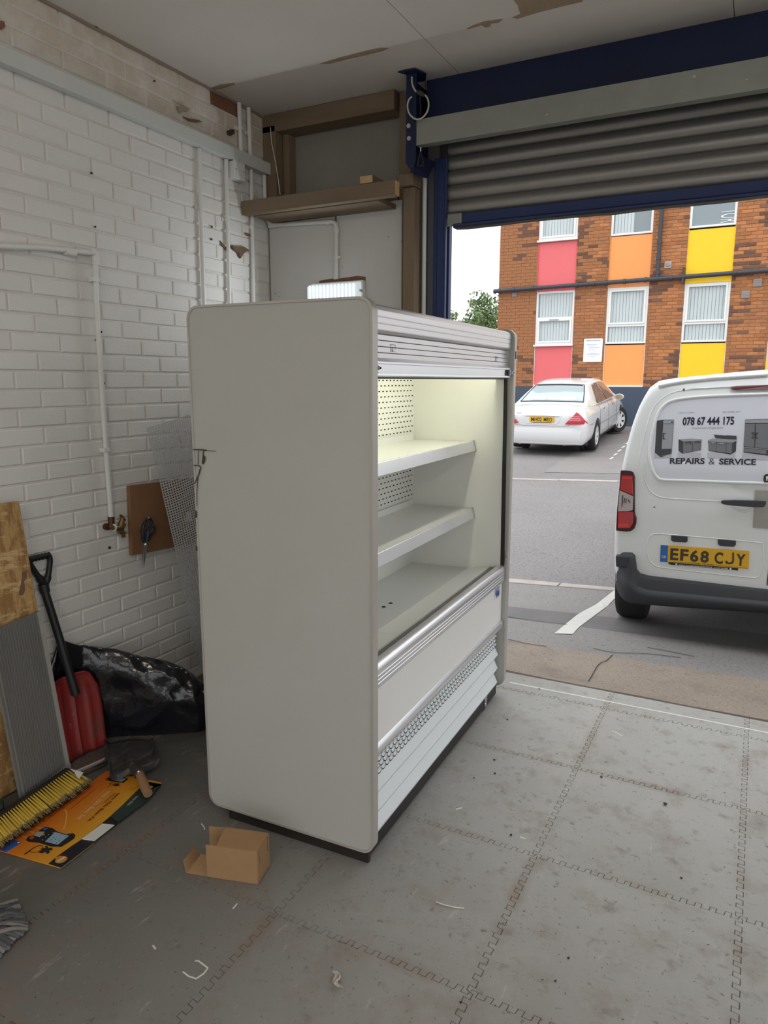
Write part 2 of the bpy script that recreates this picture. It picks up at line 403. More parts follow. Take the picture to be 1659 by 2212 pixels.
for r in range(-1, 41):
    z0 = .06+.075*r+.0044; h = BH
    if z0 < 0: h = BH+z0; z0 = 0
    if z0+h > ZC-.003: h = ZC-.003-z0
    if h < .015: continue
    y = .541-.225*13+(0 if r % 2 == 0 else .1125)
    while y < YB-.02:
        a, b = max(y+.0042, WY0), min(y+.0042+BW, YB-.003)
        if b-a > .02:
            dx = random.uniform(-.0012, .0012)
            if not hidden((XL, (a+b)/2, z0+h/2)) and nb < 296:
                k = (round(b-a, 3), round(h, 4)); bare = (r == 39 and 1.66 < (a+b)/2 < 1.88)
                if bare: me = brick_mesh(b-a, h, .012, 'brick', m_redbrick)
                elif k == (round(BW, 3), round(BH, 4)): me = bm_full
                else:
                    if k not in cache: cache[k] = brick_mesh(b-a, h, .012, 'brick', m_paint)
                    me = cache[k]
                o = bpy.data.objects.new('brick', me); COL.objects.link(o); o.location = (XL+dx, a, z0); attach(o, wall_left); nb += 1
            else: rest.box(XL-.012, XL+dx, a, b, z0, z0+h)
        y += .225
tag(obj('remaining_bricks', rest, m_paint, wall_left), 'bricks hidden behind the cabinet and boards', kind='stuff')
print('bricks in left wall', nb)

# ---- back wall beside the doorway
wb = MB().box(XL-.25, -.50, 2.17, 2.30, -.02, ZC+.2).box(-.50, 3.66, 2.17, 2.30, 2.62, ZC+.2).box(3.66, XR+.2, 2.17, 2.30, -.02, ZC+.2)
wall_back = obj('wall_back', wb, m_outer)
tag(wall_back, 'back wall of boards and timber beside the shutter doorway', 'wall', kind='structure')
ptop = [PY(578, 488, YB), PY(600, 462, YB), PY(640, 458, YB), PY(690, 456, YB), PY(726, 453, YB)]
z0 = .01
pl = [(XL+.006, z0), (-.985, z0), (-.985, 2.512), (-1.03, 2.519), (-1.10, 2.512), (-1.17, 2.515), (-1.25, 2.505), (-1.33, 2.512), (XL+.006, 2.50)]
obj('wall_panel', MB().prism([(x, YB, z) for x, z in pl], (0, .012, 0)), m_board, wall_back)
pr = [(-.972, z0), (-.572, z0), (-.572, 2.533), (-.68, 2.531), (-.76, 2.527), (-.86, 2.522), (-.95, 2.518), (-.972, 2.508)]
obj('wall_panel', MB().prism([(x, YB, z) for x, z in pr], (0, .012, 0)), m_board, wall_back)
obj('torn_facing', MB().box(XL+.004, -.60, YB+.014, YB+.03, 0, 2.53), m_red_lead, wall_back)
obj('torn_facing', MB().prism([(x, YB-.001, z) for x, z in [(-1.09, 2.10), (-.79, 2.10), (-.79, 2.158), (-.84, 2.166), (-.95, 2.160), (-.985, 2.15), (-1.0, 2.162), (-1.09, 2.155)]], (0, .002, 0)), m_red_lead, wall_back)
obj('recess_panel', MB().box(XL, -.5, 2.12, 2.135, 2.5, ZC), m_greyboard, wall_back)
obj('reveal_panel', MB().box(-.60, -.40, 2.105, 2.12, 0, 2.86), m_greyboard, wall_back)
obj('recess_ledge', MB().box(XL+.004, -.602, YB+.013, 2.12, 2.535, 2.56), m_timber, wall_back)
# unseen walls, with two doorways added to let in fill daylight
wr = MB().box(XR, XR+.25, YF-.2, -4.4, -.02, ZC+.1).box(XR, XR+.25, .2, 2.16, -.02, ZC+.1).box(XR, XR+.25, -4.4, .2, 2.8, ZC+.1)
tag(obj('wall_right', wr, m_plain), 'right wall with a second open doorway, outside the picture', 'wall', kind='structure')
tag(obj('wall_front', MB().box(XL-.25, -1.0, YF-.2, YF, -.02, ZC+.1).box(3.4, XR+.25, YF-.2, YF, -.02, ZC+.1).box(-1.0, 3.4, YF-.2, YF, 2.8, ZC+.1), m_plain), 'wall with an open doorway behind the photographer', 'wall', kind='structure')
# ---- ceiling of plasterboard sheets
ceiling = obj('ceiling', MB().box(XL-.25, XR+.25, YF-.2, 2.3, ZC+.014, ZC+.2), M('ceiling_void', (.10, .085, .07), .9))
tag(ceiling, 'ceiling of off-white plasterboard sheets with torn tape at the joints', 'ceiling', kind='structure')
xs = [XL, -.2415, .96, 2.16, 3.36, XR]; ys = [YF, -3.2, -.8, 1.563, YB+.15]
for a, b in zip(xs, xs[1:]):
    for c, d in zip(ys, ys[1:]):
        g = .0016
        obj('ceiling_panel', MB().box(a+g, b-g, c+(g if c != 1.563 else .0006), d-(g if d != 1.563 else .0006), ZC, ZC+.012), m_ceil, ceiling)
def torn(px, z=ZC-.0012): obj('torn_tape', MB().prism([PZ(x, y, z) for x, y in px], (0, 0, .002)), m_kraft, ceiling)
torn([(690, 138), (735, 124), (790, 110), (822, 103), (841, 104), (828, 110), (800, 117), (750, 128), (712, 138)])
torn([(1008, 62), (1024, 54), (1048, 46), (1086, 41), (1078, 49), (1062, 51), (1058, 58), (1050, 60), (1040, 55), (1012, 63)])
torn([(1105, -6), (1130, -14), (1268, -20), (1258, 4), (1215, 14), (1160, 28), (1118, 41), (1106, 38), (1124, 31), (1118, 12)])
torn([(455, 190), (475, 183), (508, 179), (505, 184), (478, 192), (462, 194)])
obj('edge_scrim', MB().strip([Vector((XL+.006, y, ZC-.006+.004*math.sin(y*31))) for y in [i*.1-.2 for i in range(23)]], .010, (0, 0, 1), .012), M('grimy_filler', (.30, .25, .19), .9), ceiling)

# ---- timber framing of the back corner
def timber(name, label, mb, mat, bevel=.003):
    o = obj(name, mb, mat, bevel=bevel); return tag(o, label, 'timber')
timber('timber_post', 'brown timber post in the wall corner beside the boarded recess', MB().box(XL+.003, -1.345, 1.985, 2.105, 2.565, ZC-.06), m_timberv)
timber('timber_post', 'thin dark timber upright just right of the corner post in the recess', MB().box(-1.34, -1.30, 2.05, 2.115, 2.565, ZC-.06), m_timberv)
timber('timber_beam', 'brown timber beam along the ceiling over the boarded recess', MB().box(XL+.003, -.601, 1.985, 2.105, ZC-.095, ZC-.002), m_timber)
timber('timber_post', 'tall brown timber post between the recess and the blue bracket', MB().box(-.597, -.527, 2.034, 2.10, 0, ZC-.002), m_timberv)
timber('timber_stud', 'pale timber stud standing left of the white cable pipe by the shutter', MB().box(-.523, -.458, 1.935, 2.0, 0, 2.565), m_timberv)
timber('timber_block', 'short timber block lying on top of the pale stud', MB().box(-.535, -.452, 1.90, 2.0, 2.568, 2.622), m_timberv)
bt = thing('timber_batten', 'long timber batten running from the brick wall under the recess', 'timber', (-1.0, 1.79, 2.5))
A = PY(540, 447, 1.77); Bp = PY(853, 412, 1.77)
bm_ = MB().box(XL+.004, Bp.x, 1.77, 1.815, A.z-.036, A.z+.036)
obj('batten', bm_, m_timber, bt, bevel=.003)
obj('cut_end', MB().box(Bp.x+.0005, Bp.x+.003, 1.772, 1.813, A.z-.033, A.z+.033), m_endgrain, bt)
obj('lower_batten', MB().box(-1.385, -.605, 1.816, 2.018, A.z-.040, A.z-.018), m_timber, bt)
ob = thing('timber_offcut', 'square timber offcut resting on the batten, sawn end towards the room', 'timber', (-.72, 1.8, 2.6))
c0 = PY(777, 381, 1.772); c1 = PY(805, 400, 1.772)
obj('offcut', MB().box(c0.x, c1.x, 1.774, 2.0, A.z+.037, c0.z), m_timber, ob, bevel=.002)
obj('cut_end', MB().box(c0.x+.002, c1.x-.002, 1.771, 1.7745, A.z+.039, c0.z-.002), m_endgrain, ob)

# cobweb tufts, plaster lumps and holes on the painted bricks
m_web = M('dusty_brown_cobweb', (.20, .13, .085), .95, var=.5, vscale=40)
def scar(px, mat, t=.004, name='brick_scar'): return obj(name, MB().prism([PX(x, y, XL+.003) for x, y in px], (t, 0, 0)), mat, wall_left)
scar([(497, 530), (508, 534), (522, 533), (535, 541), (527, 544), (522, 548), (516, 558), (511, 546), (502, 540)], m_web, .015, 'cobweb_tuft')
scar([(474, 520), (484, 530), (490, 540), (489, 543), (480, 533)], m_web, .006, 'cobweb_tuft')
scar([(527, 503), (538, 505), (541, 511), (531, 509)], m_redbrick)
scar([(489, 283), (496, 280), (505, 280), (506, 288), (497, 294), (491, 291)], M('dark_hole', (.07, .05, .04), .95))
scar([(380, 230), (392, 229), (407, 236), (402, 241), (392, 240), (385, 243)], M('old_mortar_lump', (.36, .29, .21), .9), .012)
scar([(393, 252), (405, 256), (420, 258), (436, 263), (424, 264), (408, 262)], m_web, .006, 'cobweb_tuft')
scar([(-4, 44), (8, 47), (10, 58), (2, 64), (-4, 62)], m_redbrick)
scar([(200, 54), (215, 55), (216, 60), (205, 61)], MATS['dark_hole'], .01, 'cobweb_tuft')
for x, y, r in ((218, 717, 2.2), (207, 734, 2), (224, 828, 2), (223, 953, 2.6), (236, 1183, 2.8), (197, 374, 2.2), (205, 490, 2), (333, 175, 2), (457, 490, 2), (456, 517, 2)):
    scar([(x+r*math.cos(a), y+r*1.2*math.sin(a)) for a in [i*math.pi/4 for i in range(8)]], MATS['dark_hole'], .0035, 'drill_hole')

# ================================================================== SERVICES ON THE WALLS
# trunking along the brick wall
tr = thing('cable_trunking', 'long grey-white cable trunking running level under the stained bricks', 'trunking', (XL, 1.0, 2.76))
obj('channel', MB().box(XL+.003, XL+.046, -.6, YB-.012, 2.746, 2.802), m_greyplastic, tr, bevel=.003)
obj('lid', MB().box(XL+.046, XL+.051, -.6, YB-.010, 2.743, 2.805), m_greyplastic, tr, bevel=.002)
def conduit(name, label, pts, r=.0105, clips=(), cat='pipe', mat=None, parent=None):
    t = thing(name, label, cat, pts[-1])
    obj('tube', MB().tube(pts, r, 12), mat or m_whiteplastic, t, smooth=50)
    for c, ax in clips: saddle(c, r, t)
    return t
def saddle(c, r, t):
    c = Vector(c); mb = MB()
    mb.tube([c-Vector((0, 0, .008)), c+Vector((0, 0, .008))], r+.003, 12)
    mb.box(XL+.001, XL+.006, c.y-r-.018, c.y+r+.004, c.z-.009, c.z+.009)
    obj('saddle', mb, m_whiteplastic, t, smooth=40)
cx = XL+.016
conduit('conduit', 'white upright conduit below the trunking, first from the left of four', [(cx, 1.435, 2.743), (cx, 1.419, 1.99), (cx, 1.415, 1.2)], clips=[((cx, 1.430, 2.46), 0)])
conduit('conduit', 'white upright conduit below the trunking, left of the junction box', [(cx, 1.640, 2.743), (cx, 1.624, 2.0), (cx, 1.62, 1.2)], clips=[((cx, 1.632, 2.44), 0)])
conduit('conduit', 'white upright conduit behind the timber batten end, right of the junction box', [(cx, 1.852, 2.743), (cx, 1.835, 2.0), (cx, 1.83, 1.2)], clips=[((cx, 1.840, 2.44), 0)])
u1 = conduit('conduit', 'short white conduit above the trunking, the left one beside the bare brick', [(cx, 1.765, ZC-.004), (cx, 1.768, 2.806)], r=.012, clips=[((cx, 1.767, 2.93), 0)])
u2 = conduit('conduit', 'short white conduit above the trunking, the right one near the corner', [(cx, 1.845, ZC-.004), (cx, 1.848, 2.806)], r=.012, clips=[((cx, 1.847, 2.93), 0)])
yb = YB-.014
e0 = PY(580, 488, yb); e1 = PY(715, 479, yb); e2 = PY(727, 492, yb); e3 = PY(727, 603, yb)
pts = [Vector((cx, yb-.035, 2.743)), Vector((cx, yb-.035, e0.z+.05))]
for k in range(1, 6):
    a = math.pi/2*k/5; pts.append(Vector((cx+.035*(1-math.cos(a)), yb-.035+.03*math.sin(a), e0.z+.05-.05*math.sin(a))))
pts += [Vector((cx+.06, yb, e0.z-.001)), Vector((e1.x, yb, e1.z))]
for k in range(1, 6):
    a = math.pi/2*k/5; pts.append(Vector((lerp(e1.x, e2.x, math.sin(a)), yb, lerp(e1.z, e2.z, 1-math.cos(a)))))
pts += [Vector((e3.x, yb, e3.z))]
c5 = conduit('conduit', 'white conduit bending from the corner across the white board to the bulkhead light', pts, r=.0115)
for (a, b) in ((e0+Vector((.004, 0, 0)), e0+Vector((.06, 0, 0))), (Vector((e1.x-.03, yb, e1.z)), Vector((e1.x-.004, yb, e1.z))), (Vector((e2.x, yb, e2.z-.004)), Vector((e2.x, yb, e2.z-.03)))):
    obj('coupling', MB().cyl(a, b, .0145, 12), m_whiteplastic, c5, smooth=50)
for q in (PY(649, 483, yb), PY(728, 556, yb)):
    obj('saddle', MB().box(q.x-.02, q.x+.02, yb-.006, yb+.012, q.z-.007, q.z+.007), m_whiteplastic, c5, bevel=.002)
jb = thing('junction_box', 'square white junction box under the trunking between two conduits', 'box', (XL, 1.705, 2.71))
obj('body', MB().box(XL+.002, XL+.044, 1.662, 1.752, 2.655, 2.742), m_whiteplastic, jb, bevel=.004)
obj('cover', MB().box(XL+.044, XL+.051, 1.660, 1.754, 2.653, 2.744), m_whiteplastic, jb, bevel=.004)
for y, z in ((1.68, 2.70), (1.735, 2.70)): obj('screw', MB().cyl((XL+.050, y, z), (XL+.0525, y, z), .004, 8), m_steel, jb)
# thin loose wire beside the recess post
w = MB().tube([PY(x, y, 1.975) for x, y in ((584, 275), (587, 310), (594, 345), (600, 380), (605, 420))], .0022, 6)
tag(obj('loose_wire', w, m_whiteplastic), 'thin white wire hanging in front of the corner post', 'wire')
# water pipe down to the tap
px_ = XL+.022
wp = thing('water_pipe', 'white water pipe along the bricks dropping to the brass tap', 'pipe', (px_, .72, .98))
a = PX(-40, 530, px_); b = PX(203, 546, px_); yv = PX(207, 570, px_).y
pts = [a, lerp(a, b, .5)+Vector((0, 0, .006)), b]
for k in range(1, 5):
    t = math.pi/2*k/4; pts.append(Vector((px_, lerp(b.y, yv, math.sin(t)), b.z-.02*(1-math.cos(t)))))
pts += [PX(207, 640, px_), PX(217, 800, px_), PX(229, 975, px_), PX(240, 1118, px_)]
obj('tube', MB().tube(pts, .0115, 12), m_whiteplastic, wp, smooth=50)
obj('elbow', MB().tube([b-Vector((0, .02, -.002)), b, Vector((px_, yv, b.z-.012)), Vector((px_, yv, b.z-.05))], .016, 12), m_whiteplastic, wp, smooth=50)
q = PX(140, 543, px_); obj('coupling', MB().cyl(q, q+Vector((0, .05, 0)), .0145, 12), m_whiteplastic, wp, smooth=50)
for x, y in ((206, 604), (229, 972)):
    q = PX(x, y, px_); obj('pipe_clip', MB().box(XL+.001, px_+.013, q.y-.020, q.y+.013, q.z-.010, q.z+.010), m_whiteplastic, wp, bevel=.002)
# brass tap
m_brass = M('aged_brass', (.33, .22, .09), .4, metal=.85, var=.5, vscale=60, col2=(.13, .08, .04))
m_copper = M('dull_copper', (.12, .06, .035), .5, metal=.7)
tp = thing('brass_tap', 'aged brass outdoor tap on the brick wall under the white pipe', 'tap', (XL, .72, .95))
T = lambda x, y, X=px_+.02: PX(x, y, X)
p = PX(240, 1118, px_)
obj('elbow_joint', MB().tube([p+Vector((0, 0, .004)), p-Vector((0, 0, .02)), p-Vector((.0, .004, .045))], .015, 12).cyl(p-Vector((.018, .02, .04)), p-Vector((.0, .02, .04)), .016, 12), m_copper, tp, smooth=50)
obj('body', MB().tube([T(243, 1140), T(253, 1141), T(262, 1138), T(268, 1131)], [.012, .013, .017, .012], 12).tube([T(258, 1140), T(264, 1148), T(267, 1160)], [.012, .011, .010], 12), m_brass, tp, smooth=50)
obj('washer', MB().cyl(T(245, 1140), T(247, 1140), .017, 12), m_whiteplastic, tp, smooth=50)
obj('spindle', MB().tube([T(261, 1136), T(264, 1124), T(265, 1116)], [.016, .012, .008], 12), m_brass, tp, smooth=50)
obj('handle', MB().tube([T(260, 1113), T(264, 1117), T(270, 1124)], [.006, .008, .006], 10), m_brass, tp, smooth=50)
obj('nut', MB().cyl(T(256, 1149), T(270, 1151), .010, 6), m_brass, tp)
# brown board with scissors
m_fibre = M('brown_fibreboard', (.27, .135, .062), .75, var=.4, vscale=9, col2=(.2, .10, .05), bump=.1, bscale=120)
xb = XL+.024
bp = [PX(280, 1050, xb), PX(286, 1200, xb), PX(425, 1172, xb), PX(425, 1031, xb)]
bd = thing('wooden_board', 'brown fibreboard panel fixed flat to the brick wall behind the scissors', 'board', (xb, .85, .78))
obj('board', MB().prism(bp, (-.022, 0, 0)), m_fibre, bd, bevel=.002)
obj('hook', MB().tube([PX(318, 1124, xb-.004), PX(320, 1122, xb+.03), PX(321, 1118, xb+.036)], .004, 8), m_steel, bd, smooth=50)
sq = PX(407, 1115, xb); obj('white_tag', MB().box(xb, xb+.004, sq.y-.02, sq.y+.02, sq.z-.025, sq.z+.02), m_whiteplastic, bd)
scs = thing('scissors', 'scissors with dark blue-black handles hanging from the brown board', 'scissors', tuple(PX(316, 1150, xb+.02)))
X = xb+.022; m_handle = M('dark_blue_handle', (.012, .018, .035), .4)
Sx = lambda x, y, d=0: PX(x, y, X+d)
obj('handle', MB().tube([Sx(312, 1171), Sx(309, 1160), Sx(308, 1145), Sx(312, 1130), Sx(319, 1121), Sx(326, 1121), Sx(328, 1127), Sx(325, 1137), Sx(319, 1146), Sx(317, 1158), Sx(314, 1170)], [.008, .009, .009, .008, .007, .007, .007, .007, .008, .008, .007], 8), m_handle, scs, smooth=60)
obj('handle', MB().tube([Sx(316, 1172, .006), Sx(319, 1160, .006), Sx(322, 1146, .006), Sx(327, 1137, .006), Sx(333, 1136, .006), Sx(335, 1143, .006), Sx(333, 1150, .006), Sx(327, 1155, .006), Sx(320, 1168, .006)], [.006, .008, .007, .006, .006, .006, .006, .006, .006], 8), m_handle, scs, smooth=60)
obj('blade', MB().prism([Sx(310, 1170, -.002), Sx(316, 1169, -.002), Sx(313, 1195, -.002), Sx(306, 1226, -.002), Sx(307, 1196, -.002)], (.003, 0, 0)), m_steel, scs)
obj('blade', MB().prism([Sx(311, 1170, .003), Sx(317, 1169, .003), Sx(315, 1197, .003), Sx(310, 1226, .003), Sx(309, 1196, .003)], (.003, 0, 0)), m_steel, scs)
obj('pivot', MB().cyl(Sx(314, 1176, .004), Sx(314, 1176, .010), .004, 10), m_steel, scs)
# bulkhead light
m_led = M('lit_prismatic_diffuser', (.9, .95, .97), .25, emit=(.80, .93, 1.0, .38))
m_ledrib = M('clear_prism_rib', (.62, .68, .70), .2, emit=(.85, .95, 1, .95))
bl = thing('bulkhead_light', 'lit white bulkhead light with ribbed lens just above the cabinet top', 'light', tuple(PY(724, 620, YB)))
l0 = PY(667, 640, 1.93); l1 = PY(781, 612, 1.93); xa, xb_ = PY(667, 620, 1.97).x, PY(781, 620, 1.97).x
zt, zb = PY(724, 607, 1.96).z, PY(724, 607, 1.96).z-.115
tilt = Matrix.Translation((0, 0, 0))
obj('base', MB().box(xa, xb_, 1.985, YB-.001, zb, zt), m_whiteplastic, bl, bevel=.006)
obj('lens', MB().prism([(xa+.008, 1.985, z) for z in (0,)] and [Vector((xa+.008, 1.984, zb+.006)), Vector((xa+.008, 1.935, zb+.022)), Vector((xa+.008, 1.935, zt-.022)), Vector((xa+.008, 1.984, zt-.006))], (xb_-xa-.016, 0, 0)), m_led, bl, bevel=.008)
area_light('bulkhead_lamp', ((xa+xb_)/2, 1.925, (zb+zt)/2), (math.radians(-90), 0, 0), xb_-xa-.05, .07, 2.4, (.90, .96, 1.0))
n = 13
for k in range(n):
    x = xa+.03+(xb_-xa-.06)*k/(n-1)
    obj('lens_rib', MB().box(x-.0028, x+.0028, 1.929, 1.9345, zb+.02, zt-.02), m_ledrib, bl, bevel=.002)
for x in (xa+.006, xb_-.006): obj('lens_screw', MB().cyl((x, 1.98, (zb+zt)/2), (x, 1.955, (zb+zt)/2), .007, 10), m_steel, bl)

# ================================================================== ROLLER SHUTTER
XE = 3.66     # right end of the doorway, out of the picture
sh = thing('roller_shutter', 'raised grey steel roller shutter with navy frame over the doorway', 'shutter', (1.6, 2.1, 2.4))
def lath_profile(z0, pitch, y):
    pts = []
    for k in range(9):
        t = k/8; pts.append((y-.014*math.sin(math.pi*min(1, t*1.08))**.8 if t < .93 else y, z0+pitch*t))
    return pts
bounds = [2.447, 2.520, 2.593, 2.664, 2.735, 2.808, 2.88]
YS = 2.105
for z0, z1 in zip(bounds, bounds[1:]):
    prof = []
    for k in range(11):
        t = k/10; d = .016*math.sin(math.pi*t)**.75 if 0 < t < 1 else 0
        prof.append((YS-d+(.004 if k in (0, 10) else 0), z0+.0015+(z1-z0-.002)*t))
    back = [(yy+.003, zz) for yy, zz in reversed(prof)]
    ring = prof+back
    mb = MB().rings([[Vector((x, yy, zz)) for yy, zz in ring] for x in (-.345, XE+.04)])
    mb.box(-.345, XE+.04, YS+.008, YS+.012, z0-.012, z0+.012)
    obj('lath', mb, m_lath, sh, smooth=50)
rb = MB().prism([(-.30, YS-.022, 2.447), (-.30, YS-.026, 2.40), (-.30, YS-.045, 2.392), (-.30, YS-.045, 2.382), (-.30, YS+.03, 2.380), (-.30, YS+.03, 2.447)], (XE+.30, 0, 0))
obj('bottom_rail', rb, m_blueg, sh, bevel=.002)
obj('end_lock', MB().box(-.335, -.255, YS-.034, YS-.023, 2.385, 2.447), m_galv, sh, bevel=.004)
m_rub = M('weathered_rubber_seal', (.06, .055, .05), .8, var=.6, vscale=25)
sv = []
for k in range(60):
    x = -.30+(XE+.28)*k/59; sv.append((x, 2.3755+.005*rnd_noise((x*3.1, 0, 0))+.003*rnd_noise((x*11, 3, 0))))
obj('bottom_seal', MB().rings([[Vector((x, YS-.035, 2.383)), Vector((x, YS+.02, 2.383)), Vector((x, YS+.02, z)), Vector((x, YS-.035, z))] for x, z in sv]), m_rub, sh)
for side, x0 in ((1, -.405), (-1, XE+.07)):
    xa_, xb2 = (x0, x0+side*.068)
    lo, hi = min(xa_, xb2), max(xa_, xb2)
    g = MB().box(lo, hi, 2.112, 2.15, 0, 2.735).box(lo, hi, 2.06, 2.082, 0, 2.72).box(lo if side > 0 else hi-.02, lo+.02 if side > 0 else hi, 2.082, 2.112, 0, 2.72)
    obj('guide_channel', g, m_blueg, sh, bevel=.003)
    obj('guide_web', MB().box(lo+.012, lo+.020, 2.052, 2.0605, 0, 2.72).box(hi-.016, hi-.010, 2.054, 2.0605, 0, 2.72), m_blueg, sh)
obj('guide_angle', MB().box(-.446, -.408, 2.07, 2.10, 0, 2.70), M('grey_blue_steel', (.10, .11, .13), .5, var=.3, vscale=5), sh, bevel=.002)
bx0 = PY(898, 290, 1.85).x
bmz0, bmz1 = 2.730, 2.846
obj('front_angle', MB().box(bx0, XE+.1, 1.85, 1.853, bmz0, bmz1).box(bx0, XE+.1, 1.853, 1.90, bmz0, bmz0+.003), m_galv, sh, bevel=.001)
obj('hood', MB().box(bx0+.02, XE+.1, 1.862, 2.09, bmz1-.02, bmz1+.004), m_blue, sh)
roll = []
for k in range(24):
    a = 2*math.pi*k/24; roll.append((1.99+.095*math.cos(a), 2.94+.095*math.sin(a)))
obj('fascia', MB().box(-.41, XE+.1, 1.965, 1.975, 2.85, ZC-.002), m_blue, sh, bevel=.002)
ep = [Vector((-.466, 1.845, 2.655)), Vector((-.466, 1.845, ZC-.006)), Vector((-.412, 1.845, ZC-.006)), Vector((-.412, 1.845, 2.66)), Vector((-.425, 1.845, 2.63)), Vector((-.445, 1.845, 2.625))]
obj('end_bracket', MB().prism(ep, (0, .006, 0)).box(-.4655, -.459, 1.851, 2.10, 2.67, ZC-.006).prism([(-.466, 1.84, ZC-.004), (-.49, 1.80, ZC-.004), (-.40, 1.80, ZC-.004), (-.375, 1.88, ZC-.004), (-.41, 1.95, ZC-.004), (-.466, 1.95, ZC-.004)], (0, 0, -.005)), m_blue, sh, bevel=.001)
obj('gusset', MB().prism([(-.43, 1.846, 2.70), (-.43, 1.846, 2.60), (-.40, 1.95, 2.60), (-.40, 2.05, 2.70)], (.006, 0, 0)), m_blue, sh)
for x, y in ((884, 273), (885, 300)):
    q = PY(x, y, 1.845); obj('bolt', MB().cyl(q, q-Vector((0, .010, 0)), .0115, 6), m_steel, sh)
for q, r in ((PY(1182, 249, 1.85), .006), (PY(1500, 167, 1.85), .007), (PY(1613, 173, 1.85), .004)):
    obj('rivet', MB().cyl(q, q-Vector((0, .004, 0)), r, 8), m_steel, sh)
# white cable loop and its clamp, pull toggle, white strip pipe
cl = thing('cable_loop', 'pale cable looped and tied at the blue shutter bracket', 'cable', tuple(PY(902, 230, 1.83)))
C = lambda x, y, Y=1.825: PY(x, y, Y)
loop = [C(889.5, 166), C(890, 178), C(893, 189), C(899, 198), C(908, 203), C(917, 205), C(923, 212), C(926, 224), C(924, 238), C(917, 250), C(906, 257.5), C(895, 256), C(885, 247), C(880.5, 234), C(881, 222), C(885, 213), C(890, 209)]
def smooth_path(P, n=4):
    out = []
    for i in range(len(P)-1):
        p0, p1, p2, p3 = P[max(i-1, 0)], P[i], P[i+1], P[min(i+2, len(P)-1)]
        for k in range(n):
            t = k/n; out.append(.5*((2*p1)+(p2-p0)*t+(2*p0-5*p1+4*p2-p3)*t*t+(3*p1-p0-3*p2+p3)*t**3))
    return out+[P[-1]]
obj('cable', MB().tube(smooth_path(loop, 3), .0042, 8), M('cream_cable', (.62, .58, .47), .5), cl, smooth=60)
obj('tie', MB().tube([C(901, 199, 1.82), C(908, 201, 1.816), C(917, 206, 1.82)], [.008, .012, .007], 8), m_rub, cl, smooth=60)
obj('tail_wire', MB().tube([C(908, 205, 1.83), C(907, 222, 1.83), C(909, 232, 1.83), C(908, 248, 1.83)], .002, 6), m_rub, cl)
tg = thing('pull_toggle', 'black plastic pull toggle hanging on a string below the bracket', 'handle', tuple(PY(908, 350, 1.86)))
G = lambda x, y: PY(x, y, 1.862)
obj('string', MB().tube([PY(909, 318, 1.862), G(908.5, 329)], .003, 6), m_whiteplastic, tg)
obj('toggle', MB().tube([G(908.5, 328), G(906, 336), G(902.5, 348), G(902.5, 357)], [.004, .005, .006, .006], 8).tube([G(908.5, 328), G(911, 336), G(914.5, 348), G(914.5, 357)], [.004, .005, .006, .006], 8).tube([G(901.5, 357.5), G(915.5, 358)], .006, 8), m_black, tg, smooth=60)
wa = PY(918, 345, 2.04); wb_ = PY(917, 660, 2.04)
tag(obj('cable_pipe', MB().tube([(wa.x, 2.04, 2.66), (wb_.x, 2.04, 0.02)], .0115, 10), m_whiteplastic, smooth=50), 'white upright cable pipe between the pale stud and the navy guide', 'pipe')

# two unseen battens added on the ceiling behind the camera as fill light
m_filltube = M('lit_fluorescent_tube', (1, 1, 1), .4, emit=(1.0, .94, .84, FILL_TUBE))
for X_, lb in ((.3, 'ceiling batten light over the left half of the unit, behind the photographer'), (2.5, 'ceiling batten light over the right half of the unit, behind the photographer')):
    f_ = thing('batten_light', lb, 'light', (X_, -2.3, ZC))
    obj('housing', MB().box(X_-.03, X_+.03, -2.95, -1.65, ZC-.05, ZC-.001), m_whiteplastic, f_, bevel=.004)
    obj('tube', MB().cyl((X_, -2.9, ZC-.085), (X_, -1.7, ZC-.085), .013, 12), m_filltube, f_, smooth=50)
    for y in (-2.92, -1.68): obj('end_holder', MB().box(X_-.018, X_+.018, y-.02, y+.02, ZC-.105, ZC-.05), m_whiteplastic, f_)

# ================================================================== YARD OUTSIDE
GP = [(2.1, -.012), (2.25, -.03), (4.2, -.20), (5.0, -.20), (9.0, -.08), (13.0, .02), (14.5, .083), (17.3, .27), (19.0, .367), (60, .5)]
def g(Y): return interp(GP, Y)
def PG(x, y):
    Z = 0.0
    for _ in range(30):
        p = PZ(x, y, Z)
        Z = .5*Z+.5*g(p.y)
    return PZ(x, y, g(p.y))
m_asph = M('worn_asphalt', (.20, .188, .188), .85, var=.5, vscale=1.2, col2=(.23, .215, .212), bump=.5, bscale=130)
layer(m_asph, 42, .54, .64, (.085, .08, .08), .8); layer(m_asph, 60, .60, .66, (.46, .44, .42), .75); layer(m_asph, 22, .58, .68, (.12, .112, .11), .5); layer(m_asph, .5, .5, .7, (.16, .15, .15), .5)
m_asph2 = M('pale_asphalt_patch', (.235, .222, .218), .85, var=.4, vscale=2, col2=(.185, .172, .168), bump=.4, bscale=150)
layer(m_asph2, 50, .55, .64, (.11, .105, .10), .75); layer(m_asph2, 65, .61, .66, (.45, .43, .41), .6)
m_asphd = M('dark_asphalt_band', (.135, .13, .13), .85, var=.5, vscale=3, col2=(.20, .19, .185), bump=.5, bscale=150); layer(m_asphd, 90, .62, .70, (.3, .29, .28), .6)
m_ramp = M('brown_concrete_ramp', (.30, .245, .195), .9, var=.6, vscale=3, col2=(.22, .19, .165), bump=.6, bscale=110)
layer(m_ramp, 55, .55, .66, (.12, .095, .075), .75); layer(m_ramp, 80, .61, .66, (.55, .50, .43), .8); layer(m_ramp, 2.5, .52, .66, (.17, .14, .12), .6)
m_kerb = M('pale_kerbstone', (.44, .395, .37), .8, var=.4, vscale=9, bump=.3, bscale=80, rnd=.06)
